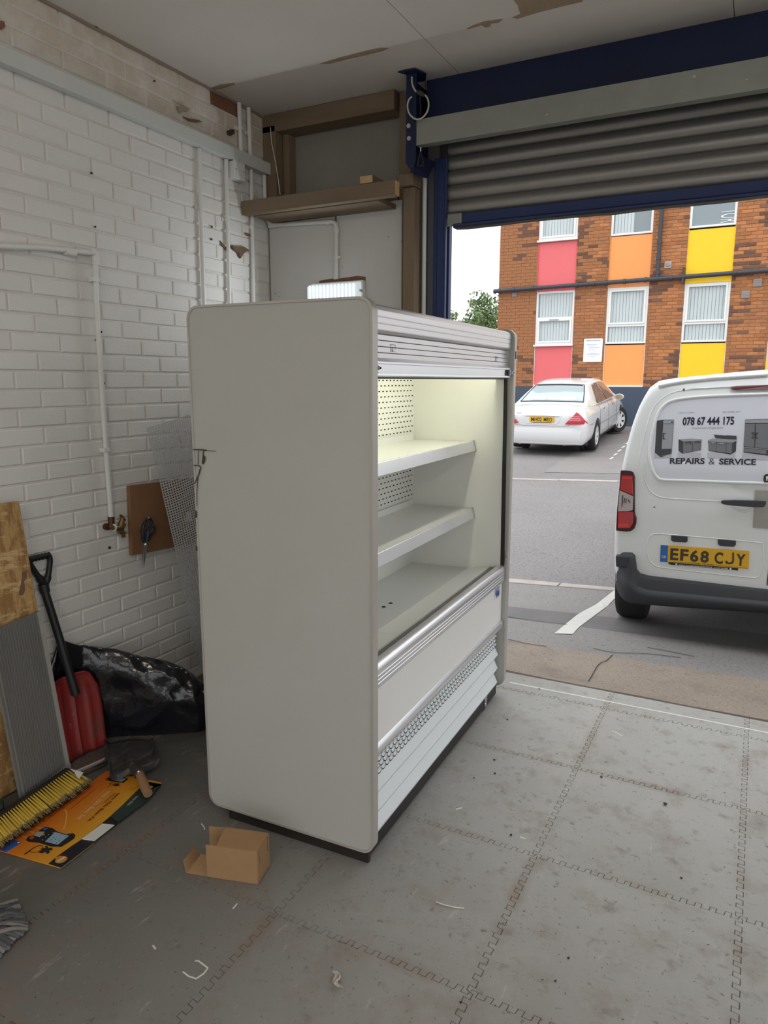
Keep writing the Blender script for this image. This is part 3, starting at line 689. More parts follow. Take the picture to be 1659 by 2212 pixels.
m_roadline = M('worn_white_road_paint', (.60, .59, .555), .8, var=.5, vscale=18, col2=(.45, .44, .42), thr=(.5, .75))
P = []
ysamp = [2.1, 2.25, 3, 3.6, 4.2, 5, 6, 7, 8, 9, 11, 13, 14.5, 16, 17.3, 19, 25, 40, 60]
for Y in ysamp: P.append([Vector((X, Y, g(Y))) for X in (-45, -20, -10, -6, -3, -1, 1, 3, 6, 12, 30, 45)])
gd = obj('ground', MB().grid(P), m_asph)
tag(gd, 'grey asphalt yard outside the doorway with a brown ramp at the threshold', 'ground', kind='structure')
tag(obj('ground_beyond', MB().box(-60, 60, -60, 60, -.5, -.32), m_asph), 'asphalt around the building outside the picture', 'ground', kind='structure')
def drape(name, near, far, mat, off=.004, n=26, parent=gd, tk=.0):
    """ground strip between two pixel polylines, laid on the yard"""
    def samp(pl, t):
        tot = pl[-1][0]-pl[0][0]; x = pl[0][0]+tot*t; return PG(x, interp(pl, x))
    A = [samp(near, k/n) for k in range(n+1)]; B = [samp(far, k/n) for k in range(n+1)]
    rows = []
    for j in range(7):
        rows.append([])
        for a, b in zip(A, B):
            q = lerp(a, b, j/6); rows[-1].append(Vector((q.x, q.y, g(q.y)+off)))
    return obj(name, MB().grid(rows), mat, parent)
def strip_world(name, Ya, Yb, mat, off, X0=-6, X1=9, jag=0):
    rows = []
    for j in range(5):
        rows.append([])
        for k in range(61):
            X = lerp(X0, X1, k/60); y = lerp(Ya(X), Yb(X), j/4); rows[-1].append(Vector((X, y, g(y)+off)))
    return obj(name, MB().grid(rows), mat, gd)
def line_of(px):
    w = [PG(*p) for p in px]; (a, b) = (w[0], w[-1])
    return lambda X: lerp(a.y, b.y, (X-a.x)/(b.x-a.x)), w
f_brown, _w = line_of([(1094, 1382), (1659, 1472)]); f_A, _w = line_of([(1098, 1335), (1400, 1373)]); f_D, _w = line_of([(1098, 1311), (1400, 1343)])
f_k0, _w = line_of([(1101, 1260), (1301, 1276)]); f_k1, _w = line_of([(1101, 1251.5), (1328, 1271.5)])
wig = lambda f, s, a: (lambda X: f(X)+a*rnd_noise((X*s, 1.7, 0)))
strip_world('ramp_strip', lambda X: 2.10, wig(f_brown, 3, .05), m_ramp, .004)
strip_world('dirt_line', lambda X: 2.10, wig(lambda X: 2.135, 6, .03), M('threshold_dirt', (.10, .08, .065), .95, var=.6, vscale=18), .007)
strip_world('asphalt_strip', wig(f_brown, 3, .05), wig(f_A, 2, .02), m_asph2, .004)
strip_world('dark_band', wig(f_A, 2, .02), wig(f_D, 4, .01), m_asphd, .005)
strip_world('asphalt_strip', wig(f_D, 4, .01), f_k0, m_asph2, .004)
k0 = -5.6
for k in range(14):
    a, b = k0+k*.915+.006, k0+(k+1)*.915-.006
    sh_ = PG(1209, 1264).x-(k0+6*.915)
    a += sh_; b += sh_; za = g(f_k0((a+b)/2))
    vs = [Vector((x, y, z)) for z in (za-.1, za+.012) for x, y in ((a, f_k0(a)), (b, f_k0(b)), (b, f_k1(b)), (a, f_k1(a)))]
    obj('kerb_stone', MB().add(vs, [(3, 2, 1, 0), (4, 5, 6, 7), (0, 1, 5, 4), (1, 2, 6, 5), (2, 3, 7, 6), (3, 0, 4, 7)]), m_kerb, gd, bevel=.006)
f_f0, _w = line_of([(1109, 1037), (1336, 1042)]); f_f1, _w = line_of([(1109, 1034), (1336, 1038.8)])
k0 = -9
for k in range(20):
    a, b = k0+k*.915+.008, k0+(k+1)*.915-.008; za = g(f_f0((a+b)/2))
    vs = [Vector((x, y, z)) for z in (za-.1, za+.014) for x, y in ((a, f_f0(a)), (b, f_f0(b)), (b, f_f1(b)), (a, f_f1(a)))]
    obj('kerb_stone', MB().add(vs, [(3, 2, 1, 0), (4, 5, 6, 7), (0, 1, 5, 4), (1, 2, 6, 5), (2, 3, 7, 6), (3, 0, 4, 7)]), m_kerb, gd)
f_s, _w = line_of([(1174, 1021), (1336, 1024)])
strip_world('dark_band', f_f1, f_s, M('grey_asphalt_band', (.20, .19, .19), .85, var=.4, vscale=3, bump=.4, bscale=120), .004, -9, 6)
drape('pale_patch', [(1176, 1020.5), (1420, 1025)], [(1240, 976), (1420, 940)], m_asph2, .005)
# white bay line and the broken line further off
def painted(px_near, px_far, off=.008):
    A = [PG(*p) for p in px_near]; B = [PG(*p) for p in px_far]
    mb = MB(); n = 8; L_ = []; 
    def poly(pl, t):
        d = [0]
        for a, b in zip(pl, pl[1:]): d.append(d[-1]+(b-a).length)
        s = t*d[-1]
        for i in range(len(pl)-1):
            if s <= d[i+1]+1e-9: return lerp(pl[i], pl[i+1], (s-d[i])/max(1e-6, d[i+1]-d[i]))
        return pl[-1]
    rows = [[poly(A, k/16) for k in range(17)], [poly(B, k/16) for k in range(17)]]
    rows = [[Vector((q.x, q.y, g(q.y)+off)) for q in r] for r in rows]
    return obj('painted_line', MB().grid(rows), m_roadline, gd)
painted([(1237, 1372), (1249, 1358), (1329, 1293), (1360, 1272)], [(1197, 1370.5), (1249, 1328), (1329, 1275), (1360, 1256)])
for k in range(6):
    x, y = 1320+k*8.5, 993-k*8.2
    painted([(x, y), (x+6.5, y-4.6)], [(x-5, y-.6), (x+2.4, y-5.2)])
for k in range(7): pass
cr_ = M('crack_tar', (.045, .04, .038), .9)
for pl in ([(1322, 1416), (1308, 1430), (1300, 1434), (1290, 1442), (1281, 1462), (1270, 1475)], [(1098, 1336), (1150, 1343), (1223, 1350)], [(1096, 1384), (1140, 1394), (1180, 1398)], [(1282, 1404), (1330, 1412), (1400, 1414), (1470, 1423)], [(1400, 1400), (1440, 1408), (1500, 1420)]):
    pl = smooth_path([Vector((x+random.uniform(-2, 2), y+random.uniform(-1.5, 1.5), 0)) for x, y in pl], 3)
    w = [PG(p.x, p.y)+Vector((0, 0, .009)) for p in pl]
    obj('crack', MB().strip(w, .0055, (0, 0, 1), .001), cr_, gd)

# ================================================================== BRICK BUILDING ACROSS THE YARD
BY = 19.0; gz = g(BY)
m_fac = M('orange_brown_brick', (.46, .185, .068), .85, var=.55, vscale=14, col2=(.34, .125, .05), rnd=.22)
layer(m_fac, 1.1, .52, .72, (.20, .10, .065), .6)
m_facd = M('dark_brown_brick', (.20, .095, .06), .85, var=.4, vscale=14, rnd=.25)
m_facs = M('facing_brick_rest', (.40, .16, .062), .85, var=.6, vscale=9, col2=(.24, .11, .06))
m_mortar = M('brick_mortar', (.38, .23, .14), .95, var=.4, vscale=6)
m_slate = M('slate_blue_plinth_paint', (.060, .082, .125), .7, var=.3, vscale=3)
m_upvc = M('white_upvc', (.82, .82, .80), .35)
m_glass = M('blue_grey_window_glass', (.62, .70, .73), .08, spec=.8, alpha=.22)
m_glassd = M('dim_window_glass', (.30, .36, .39), .06, spec=.9, alpha=.75)
m_blind = M('pale_vertical_blind', (.80, .85, .84), .8, rnd=.03)
m_room = M('dim_office_interior', (.16, .19, .21), .9)
m_dpipe = M('dark_grey_soil_pipe', (.045, .048, .060), .45)
bld = thing('brick_building', 'orange brick building with red, orange and yellow panels across the yard', 'building', (-2, BY, gz))
X0b, X1b, ZT = -5.76, 4.2, 8.2
cols = [(-4.64, -3.565), (-2.695, -1.632), (-.765, .318), (1.25, 2.33)]
wl = MB().box(X0b+.01, X1b, BY+.012, BY+9, gz-.6, ZT)
# the wall is one shell with the window bays left open
wl = MB()
edges = [X0b+.008]+[v for c in cols for v in c]+[X1b]
for a, b in zip(edges[0::2], edges[1::2]): wl.box(a, b, BY+.012, BY+.3, 1.43, ZT)
wl.box(X0b+.008, X1b, BY+.30, BY+9, gz-.6, ZT+.3)
obj('wall', wl, m_mortar, bld)
# slate painted plinth
obj('plinth', MB().box(X0b-.004, X1b, BY-.012, BY+.30, gz-.6, 1.432), m_slate, bld)
# bricks
pw, ph = .2625, .0875; mesh_c = {}; spare = MB(); facing = 0
cand = []
r = 0; z = 1.435
while z < 6.3:
    off = 0 if r % 2 else pw/2
    for a, b in zip(edges[0::2], edges[1::2]):
        x = a-((a-X0b+off) % pw)
        while x < b:
            l_, h_ = max(x+.006, a), min(x+pw-.006, b)
            if h_-l_ > .03 and l_ < 1.9: cand.append((l_, h_, z+.005, z+ph-.005))
            x += pw
    z += ph; r += 1
def shows(c):
    x, y = to_px(((c[0]+c[1])/2, BY, (c[2]+c[3])/2))
    return 1078 < x < 1662 and y > 500-(x-977)*.083 and y < (835 if x < 1400 else 822-(x-1420)*.1)
vis = [c for c in cand if shows(c)]; big = sorted(vis, key=lambda c: -((to_px((c[1], BY, c[2]))[0]-to_px((c[0], BY, c[2]))[0])+random.uniform(-1.5, 0)))[:298]
bs = set(big)
for c in cand:
    w = round(c[1]-c[0], 3); h = round(c[3]-c[2], 3)
    dark = rnd_noise((c[0]*1.3, c[2]*1.1, 4.2))+random.uniform(-.5, .5) > .40
    if c in bs:
        mt = m_facd if dark else m_fac; k = (w, mt.name)
        if k not in mesh_c:
            e = .008
            vs = [(0, .03, 0), (w, .03, 0), (w, .03, h), (0, .03, h), (0, e, 0), (w, e, 0), (w, e, h), (0, e, h), (e, 0, e), (w-e, 0, e), (w-e, 0, h-e), (e, 0, h-e)]
            mesh_c[k] = mesh_of('brick', MB().add(vs, [(8, 9, 10, 11), (4, 5, 9, 8), (5, 6, 10, 9), (6, 7, 11, 10), (7, 4, 8, 11), (0, 1, 5, 4), (1, 2, 6, 5), (2, 3, 7, 6), (3, 0, 4, 7)]), mt)
        o = bpy.data.objects.new('brick', mesh_c[k]); COL.objects.link(o); o.location = (c[0], BY+random.uniform(-.003, .003), c[2]); attach(o, bld)
    else:
        spare.cm = 1 if dark else 0; spare.box(c[0], c[1], BY+random.uniform(-.003, .003), BY+.02, c[2], c[3])
tag(obj('remaining_bricks', spare, [m_facs, m_facd], bld), 'bricks of the facade, laid in courses', kind='stuff')
pcol = [('coral_red_panel', (.80, .155, .165)), ('orange_panel', (.90, .36, .10)), ('yellow_panel', (.92, .62, .012)), ('yellow_panel', (.92, .62, .012))]
pm = {}
for (a, b), (nm, c) in zip(cols, pcol):
    if nm not in pm: pm[nm] = M(nm+'_coating', c, .5, var=.12, vscale=2.5, col2=[v*.8 for v in c])
    for z0_, z1_ in ((1.475, 2.55), (4.10, 5.36)):
        obj(nm, MB().box(a+.012, b-.012, BY+.045, BY+.075, z0_, z1_), pm[nm], bld)
        obj('panel_edging', MB().box(a, a+.012, BY+.01, BY+.08, z0_-.02, z1_+.02).box(b-.012, b, BY+.01, BY+.08, z0_-.02, z1_+.02).box(a, b, BY-.012, BY+.07, z0_-.045, z0_), m_upvc if z0_ < 2 else pm[nm], bld)
# windows: lower row sash bars as in the photograph
def window(n, a, b, z0_, z1_, split, sash, blind=True, gap=None, sill=False):
    t = thing('window_%d' % n, 'white framed window in the brick building', 'window', ((a+b)/2, BY, z0_), kind='structure')
    f = .062; y0, y1 = BY+.02, BY+.075
    F = MB().box(a, a+f, y0, y1, z0_, z1_).box(b-f, b, y0, y1, z0_, z1_).box(a+f, b-f, y0, y1, z0_, z0_+f*.8).box(a+f, b-f, y0, y1, z1_-f, z1_)
    if split: F.box(a+f, b-f, y0, y1, split-.03, split+.03)
    obj('window_frame', F, m_upvc, t, bevel=.006)
    bays = [(z0_+f*.8, split-.03, 'low'), (split+.03, z1_-f, 'up')] if split else [(z0_+f*.8, z1_-f, 'up')]
    for lo, hi, nm in bays:
        la, lb = a+f, b-f
        if nm == sash:
            s = .05; obj('sash', MB().box(la, la+s, y0-.022, y0+.02, lo, hi).box(lb-s, lb, y0-.022, y0+.02, lo, hi).box(la+s, lb-s, y0-.022, y0+.02, lo, lo+s).box(la+s, lb-s, y0-.022, y0+.02, hi-s, hi), m_upvc, t, bevel=.005)
            la, lb, lo, hi = la+s, lb-s, lo+s, hi-s
        obj('pane', MB().box(la, lb, y0+.03, y0+.036, lo, hi), m_glassd if (gap and not blind) else m_glass, t)
    if sill: obj('sill', MB().box(a-.03, b+.012, BY-.05, BY+.06, z0_-.05, z0_), m_upvc, t, bevel=.006)
    obj('interior', MB().box(a+.01, b-.01, BY+.26, BY+.28, z0_+.01, z1_-.01), m_room, t)
    if blind:
        nbl = 11; x_end = b-f if not gap else lerp(a, b, gap)
        for k in range(nbl):
            x = lerp(a+f+.02, b-f-.02, (k+.5)/nbl)
            if x > x_end: break
            w = (b-a-2*f)/nbl*.43; rz = .35
            o = obj('blind_slat', MB().box(x-w*math.cos(rz), x+w*math.cos(rz), 0, .003, z0_+.05, z1_-.05, None).xf(Matrix.Translation((0, BY+.10, 0)) @ Matrix.Translation((x, 0, 0)) @ Matrix.Rotation(.16, 4, 'Z') @ Matrix.Translation((-x, 0, 0))), m_blind, t)
    return t
wlab = ['window over the red panel at the corner, ground floor', 'window over the orange panel, ground floor', 'window over the yellow panel, ground floor']
w1 = window(1, *cols[0], 2.60, 4.055, 3.32, 'low', sill=True); w1['label'] = 'white window with vertical blinds above the lower red panel'
obj('handle', MB().box(-4.25, -3.98, BY-.02, BY, 3.262, 3.285), m_galv, w1)
w2 = window(2, *cols[1], 2.58, 4.055, 3.06, 'up'); w2['label'] = 'white window with grey-blue blinds above the lower orange panel'
w3 = window(3, *cols[2], 2.58, 4.075, 3.06, 'up'); w3['label'] = 'white window with pale blinds above the lower yellow panel'
w4 = window(4, *cols[0], 5.42, 6.9, None, 'up', sill=True); w4['label'] = 'upper white window above the upper red panel, cut by the shutter'
w5 = window(5, *cols[1], 5.38, 6.9, None, None, gap=.5); w5['label'] = 'upper window half covered by blinds above the upper orange panel'
w6 = window(6, *cols[2], 5.40, 6.9, None, None, blind=False, gap=.1); w6['label'] = 'upper window without blinds above the upper yellow panel'
# things seen behind the glass of the upper right window
obj('curtain', MB().box(-.70, -.44, BY+.2, BY+.22, 5.45, 6.8), M('pale_curtain', (.55, .60, .62), .9), w6)
obj('green_ornament', MB().box(-.35, -.12, BY+.16, BY+.2, 5.46, 5.53), M('pale_green', (.35, .5, .38), .7), w6)
b_ = []
for k in range(13):
    a = math.pi*k/12; b_.append((-.12+.12*math.cos(a), 5.455+.17*math.sin(a)))
obj('round_ornament', MB().prism([(x, BY+.15, z) for x, z in b_], (0, .04, 0)), M('pale_round', (.42, .5, .5), .8), w6)
def wall_text(body, size, o, x=(1, 0, 0), y=(0, 0, 1), mat=None, parent=None, name='lettering', w=None, bold=0.0, shear=0.0):
    t = text_fit(body, w, size, bold, shear) if w else text_mesh(body, size, bold, shear=shear)
    return obj(name, t.xf(frame(o, x, y)), mat, parent, fixn=False)
m_wtxt = M('white_window_lettering', (.78, .82, .84), .6)
wall_text('TOR', .42, (.16, BY+.035, 5.62), (0, 0, -1), (1, 0, 0), m_wtxt, w6, w=.30)
# drain pipes, vents, sign
pr_ = .058
dp = thing('drain_pipe', 'dark grey drain pipe running across the brick facade', 'pipe', (-2, BY-.1, 4.17))
zc = lambda X: 4.125+(X+5.9)*.0165
pts = [(X, BY-.10, zc(X)) for X in (-5.86, -4.5, -3.2, -1.4, 0, 2.0, 4.1)]
obj('pipe', MB().tube([(-5.88, BY+.05, zc(-5.9))]+pts, pr_, 12), m_dpipe, dp, smooth=50)
for X in (-5.70, -5.28, -4.72, -3.5, -3.05, -2.72, -2.25, -1.72, -1.10, -.79, .38): obj('collar', MB().cyl((X-.035, BY-.10, zc(X-.035)), (X+.035, BY-.10, zc(X+.035)), pr_+.012, 12), m_dpipe, dp, smooth=50)
obj('downpipe', MB().tube([(-1.435, BY-.10, zc(-1.4)), (-1.435, BY-.10, 7.0)], .052, 12), m_dpipe, dp, smooth=50)
for z_ in (4.35, 4.72, 5.1): obj('collar', MB().cyl((-1.435, BY-.10, z_-.04), (-1.435, BY-.10, z_+.04), .064, 12), m_dpipe, dp, smooth=50)
obj('bracket', MB().box(-.83, -.79, BY-.16, BY, 4.05, 4.45), m_dpipe, dp)
m_vent = M('grey_plastic_vent', (.30, .275, .25), .6)
for n_, (X, Z, s, lb) in enumerate([(-1.205, 4.545, .17, 'round grey vent outlet in the bricks beside the dark downpipe'), (.905, 3.98, .19, 'square grey wall vent, the upper of two right of the yellow panels'), (.66, 3.71, .185, 'square grey wall vent, the lower of two right of the yellow panels'), (-5.278, 4.015, .13, 'small grey vent under the pipe at the building corner')]):
    v = thing('wall_vent', lb, 'vent', (X, BY, Z))
    obj('vent_frame', MB().box(X-s/2, X+s/2, BY-.03, BY+.01, Z-s/2, Z+s/2), m_vent if n_ else m_kerb, v, bevel=.008)
    if n_ == 0: obj('vent_cowl', MB().cyl((X, BY-.03, Z), (X, BY-.045, Z), .06, 16, .045), m_vent, v)
    else:
        for k in range(4): obj('louvre', MB().box(X-s*.38, X+s*.38, BY-.038, BY-.03, Z-s*.36+k*s*.2, Z-s*.36+k*s*.2+s*.1), m_vent, v)
m_sign = M('white_sign_board', (.86, .88, .90), .4); m_ink = M('dark_ink', (.02, .025, .05), .6)
m_pale_ink = M('pale_blue_ink', (.35, .42, .58), .6)
sg = thing('parking_sign', 'white notice board on the bricks between the red and orange panels', 'sign', (-3.0, BY-.01, 2.11))
obj('board', MB().prism([(x, BY-.025, z) for x, z in rounded(-3.247, -2.742, 2.108, 2.733, .03)], (0, .02, 0)), m_sign, sg)
yS = BY-.027
wall_text('PARKING CONDITIONS', .026, (-2.995, yS, 2.680), mat=m_ink, parent=sg, w=.38, bold=.01)
for k, (z_, w_, x_) in enumerate([(2.575, .30, -3.02), (2.555, .22, -3.04), (2.505, .30, -2.96), (2.485, .26, -2.97), (2.43, .20, -3.02), (2.345, .14, -2.99), (2.32, .34, -2.98), (2.30, .36, -2.98), (2.26, .16, -2.99)]):
    obj('small_print', MB().box(x_-w_/2, x_+w_/2, yS, yS+.001, z_-.004, z_+.004), m_pale_ink, sg)

# ---- tree past the corner
def leaf_cloud(name, centre, rad, n, size, mat, seed, parent):
    rng = random.Random(seed); mb = MB(); cl = [(Vector((rng.gauss(0, .5), rng.gauss(0, .5), rng.gauss(0, .42))), rng.uniform(.25, .5)) for _ in range(26)]
    for _ in range(n):
        c, r = rng.choice(cl); d = Vector((rng.gauss(0, 1), rng.gauss(0, 1), rng.gauss(0, 1))).normalized()*r*rng.random()**.4
        p = c+d; p = Vector(centre)+Vector((p.x*rad[0], p.y*rad[1], p.z*rad[2]))
        a = Vector((rng.gauss(0, 1), rng.gauss(0, 1), rng.gauss(0, 1))).normalized(); b = a.orthogonal().normalized(); s = size*rng.uniform(.6, 1.3)
        mb.add([p-a*s, p+b*s*.5, p+a*s, p-b*s*.5], [(0, 1, 2, 3)])
    o = obj(name, mb, mat, parent, fixn=False); o['kind'] = 'stuff'; return o
m_leaf = M('green_leaves', (.10, .17, .055), .6, var=.6, vscale=2, col2=(.18, .25, .10)); m_bark = M('tree_bark', (.12, .095, .07), .9)
for n_, (px, py, Yt, rad, lb, sd) in enumerate([(1046, 700, 34, (1.35, 1.2, 1.5), 'leafy green tree beyond the building, beside its corner', 3), (1000, 712, 42, (1.2, 1.2, 1.0), 'low pale green tree beyond the yard, right of the navy guide', 8)]):
    c = PY(px, py, Yt); t = thing('tree', lb, 'tree', (c.x, Yt, g(Yt)))
    obj('trunk', MB().tube([(c.x, Yt, g(Yt)-.1), (c.x+.1, Yt, c.z-.6), (c.x, Yt+.1, c.z+.4)], [.16, .11, .04], 8), m_bark, t, smooth=60)
    leaf_cloud('foliage', c, rad, 2600, .10, m_leaf, sd, t)

# ================================================================== OPEN-FRONTED DISPLAY REFRIGERATOR
FT, FD, FL = .02424, .68467, 1.5125
fU = Vector((math.cos(FT), math.sin(FT), 0)); fV = Vector((-math.sin(FT), math.cos(FT), 0))
fO = Vector((.174708, .307409, 0))-fU*FD
FM = frame(fO, fU, fV)
def fpt(u, v, z): return FM @ Vector((u, v, z))
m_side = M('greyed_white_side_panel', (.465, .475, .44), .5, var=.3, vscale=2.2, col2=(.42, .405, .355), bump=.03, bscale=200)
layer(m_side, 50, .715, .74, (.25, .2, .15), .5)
m_edge = M('dull_aluminium_edging', (.52, .49, .455), .45, metal=.35, var=.15, vscale=4)
m_alu = M('satin_aluminium', (.66, .64, .645), .33, metal=.55)
m_alub = M('bright_aluminium', (.76, .76, .78), .26, metal=.6, var=.12, vscale=30, col2=(.6, .6, .62), stretch=(1, .2, 1))
m_liner = M('cream_white_liner', (.80, .805, .75), .4)
m_shelf = M('white_enamel_shelf', (.78, .785, .75), .35)
m_wpanel = M('white_front_panel', (.82, .81, .79), .4, var=.06, vscale=3)
m_louv = M('cool_white_louvre', (.74, .775, .79), .42)
m_gasket = M('black_rubber_gasket', (.010, .010, .011), .5)
m_plinth = M('black_brown_plinth', (.018, .014, .013), .5, var=.3, vscale=20, col2=(.03, .022, .02))
m_slot = M('dark_slot', (.008, .008, .008), .8)
m_comb = M('dark_honeycomb', (.05, .046, .04), .6)
m_combl = M('beige_honeycomb', (.42, .39, .34), .6)
m_label = M('transparent_label_print', (.62, .61, .60), .4)
m_chrome = M('polished_chrome', (.75, .75, .76), .12, metal=1)
fr = thing('display_refrigerator', 'tall white open-fronted display refrigerator with empty shelves in the middle of the floor', 'refrigerator', tuple(fpt(.35, .75, 0)), FT)
def fobj(name, mb, mat, parent=fr, **k): return obj(name, mb.xf(FM), mat, parent, **k)
ZB_, ZT_ = .0508, 1.8388
def side_outline(u0, u1, z0, z1, r): return rounded(u0, u1, z0, z1, r, 8)
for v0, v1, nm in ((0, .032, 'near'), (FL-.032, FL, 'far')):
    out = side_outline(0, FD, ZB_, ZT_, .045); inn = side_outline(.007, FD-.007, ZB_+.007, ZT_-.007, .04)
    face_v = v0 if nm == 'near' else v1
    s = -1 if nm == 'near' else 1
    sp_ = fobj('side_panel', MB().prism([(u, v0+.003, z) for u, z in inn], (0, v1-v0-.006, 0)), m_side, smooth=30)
    # aluminium edging running round the panel, slightly proud
    rings = []
    n = len(out)
    A_ = [Vector((u, v0-.001, z)) for u, z in out]; B_ = [Vector((u, v1+.001, z)) for u, z in out]
    Ai = [Vector((u, v0-.001, z)) for u, z in inn]; Bi = [Vector((u, v1+.001, z)) for u, z in inn]
    mb = MB().rings([Ai, A_, B_, Bi, Ai], caps=False)
    fobj('edge_trim', mb, m_edge, smooth=30)
# chipped laminate at the back edge of the near panel
def crack(px, w=.0035):
    mb = MB(); P_ = []
    for x, y in px:
        d = ray(x, y); t = (fO-CAM).dot(fV)/d.dot(fV); P_.append(CAM+d*t-fV*.0012)
    mb.strip(P_, w, fV, .0015); return mb
m_crack = M('exposed_chipboard_crack', (.07, .055, .035), .9)
for px, w in (([(418, 971), (437, 971.5), (447, 973)], .004), ([(440, 972.5), (439, 987), (437, 1001)], .003), ([(429, 973), (428.5, 1004)], .002), ([(419, 1005), (430, 1006), (434, 1009), (431, 1022), (421, 1045)], .0035), ([(432, 1013), (428, 1032), (426, 1060), (426, 1093)], .0015), ([(447, 973), (466, 974.5)], .0015)):
    obj('laminate_crack', crack(px, w), m_crack, fr)
for px in ([(438, 1002), (441, 995), (442, 988), (440, 985)], [(423, 1103), (425, 1110), (424, 1118)], [(425, 1180), (425.5, 1190)]): obj('laminate_chip', crack(px, .008), m_crack, fr)
vi0, vi1 = .034, FL-.034
# carcass: back, top, lower body
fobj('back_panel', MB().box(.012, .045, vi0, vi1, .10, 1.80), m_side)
fobj('top_panel', MB().box(.02, .60, vi0, vi1, 1.79, 1.815), m_shelf)
fobj('lower_body', MB().box(.045, .60, vi0, vi1, .10, .56), m_slot)
def wallp(u0, u1, v): return None
# liner on the inner faces of both side panels
fobj('inner_liner', MB().box(.17, .655, vi1-.004, vi1, .56, 1.79), m_liner)
fobj('inner_liner', MB().box(.17, .655, vi0, vi0+.004, .56, 1.79), m_liner)
# perforated rear panel: plate with real slots set into it
ub = .172; pb = MB().box(.155, ub, vi0, vi1-.004, .60, 1.79)
rp = fobj('rear_panel', pb, m_liner)
slots = MB(); row = 0; z = 1.60
rowsz = [z_ for z_ in [1.6-.0252*k for k in range(26)]]
for k, z_ in enumerate(rowsz):
    if z_ < 1.0: break
    v = .06+(0 if k % 2 else .02)
    while v < vi1-.02:
        slots.box(ub-.004, ub+.0006, v, v+.016, z_-.0026, z_+.0026); v += .0395
o = fobj('air_slot', slots, m_slot, rp); o['kind'] = 'stuff'
# shelves
def shelf(z, uf, label):
    s = fobj('shelf', MB().box(ub+.012, uf-.012, vi0+.012, vi1-.008, z-.018, z).box(uf-.012, uf, vi0+.012, vi1-.008, z-.022, z+.001), m_shelf, label=label)
    fobj('rear_lip', MB().box(ub+.010, ub+.014, vi0+.012, vi1-.045, z, z+.030), m_shelf, s)
    fobj('price_rail', MB().prism([(uf+.001, vi0+.014, z+.0035), (uf+.005, vi0+.014, z+.001), (uf+.016, vi0+.014, z-.046), (uf+.011, vi0+.014, z-.047)], (0, vi1-vi0-.026, 0)), m_alub, s, bevel=.0012)
    fobj('rail_cap', MB().prism([(uf-.001, vi1-.011, z+.006), (uf+.007, vi1-.011, z+.005), (uf+.0195, vi1-.011, z-.047), (uf+.010, vi1-.011, z-.051), (uf+.006, vi1-.011, z-.02)], (0, .005, 0)), m_edge, s)
    fobj('shelf_bracket', MB().prism([(ub+.015, vi1-.008, z-.018), (uf-.02, vi1-.008, z-.018), (ub+.015, vi1-.008, z-.10)], (0, .003, 0)), m_shelf, s)
    fobj('shelf_bracket', MB().prism([(ub+.015, vi0+.006, z-.018), (uf-.02, vi0+.006, z-.018), (ub+.015, vi0+.006, z-.10)], (0, .003, 0)), m_shelf, s)
    return s
shelf(1.305, .492, 'upper white shelf'); shelf(.969, .494, 'lower white shelf')
# base deck of two trays with finger holes, sloping to the air grille
for va, vb in ((vi0+.004, .4055), (.4075, vi1-.005)):
    d = fobj('base_deck', MB().prism([(ub, va, .645), (ub, va, .655), (.481, va, .660), (.598, va, .684), (.598, va, .674), (.481, va, .648)], (0, vb-va, 0)), m_shelf)
for px in ((844, 1303), (829, 1311)):
    P0 = PZ(*px, .659); Lc = FM.inverted() @ P0
    ring = [Vector((Lc.x+.009*math.cos(a), Lc.y+.009*math.sin(a), .6588)) for a in [i*math.pi/8 for i in range(16)]]
    fobj('finger_hole', MB().prism(ring, (0, 0, .0012)), m_slot, d)
# honeycomb air grille strip
gb = MB().prism([(.599, vi0+.004, .676), (.627, vi0+.004, .683), (.627, vi0+.004, .665), (.599, vi0+.004, .665)], (0, vi1-vi0-.008, 0))
gr = fobj('air_grille', gb, m_comb)
cells = MB(); v = vi0+.006
while v < vi1-.012:
    for k in range(5):
        u = .6005+k*.0053; z_ = .6765+(u-.599)*.25
        cells.box(u, u+.0016, v+(.0025 if k % 2 else 0), v+.0042, z_, z_+.0022)
    v += .0056
o = fobj('honeycomb', cells, m_combl, gr); o['kind'] = 'stuff'
# front bumper rail with ribs
va, vb = vi0-.001, FL-.034
nose = [(.628, .610), (.628, .686), (.632, .690), (.650, .6915), (.662, .688), (.6685, .681), (.671, .671), (.671, .660)]
zr = .660
while zr > .622:
    nose += [(.6695, zr-.0012), (.6695, zr-.0030), (.671, zr-.0042), (.671, zr-.0125)]; zr -= .0137
nose += [(.669, .612)]
fobj('bumper_rail', MB().prism([(u, va, z) for u, z in nose], (0, vb-va, 0)), m_alub, smooth=40)
# front panel, lower trim strip, louvred grille panel
fp = fobj('front_panel', MB().box(.640, .660, va, vb, .405, .612), m_wpanel, bevel=.002)
fobj('trim_strip', MB().prism([(u, va, z) for u, z in [(.636, .372), (.636, .412), (.661, .412), (.664, .409), (.671, .400), (.671, .376), (.668, .372)]], (0, vb-va, 0)), m_alub, smooth=40)
lou = [(.625, .372), (.640, .372), (.640, .268), (.658, .232), (.641, .203), (.640, .199), (.658, .158), (.641, .129), (.640, .125), (.658, .084), (.650, .066), (.625, .066)]
lp = fobj('louvre_panel', MB().prism([(u, va+.004, z) for u, z in lou], (0, vb-va-.03, 0)), m_louv)
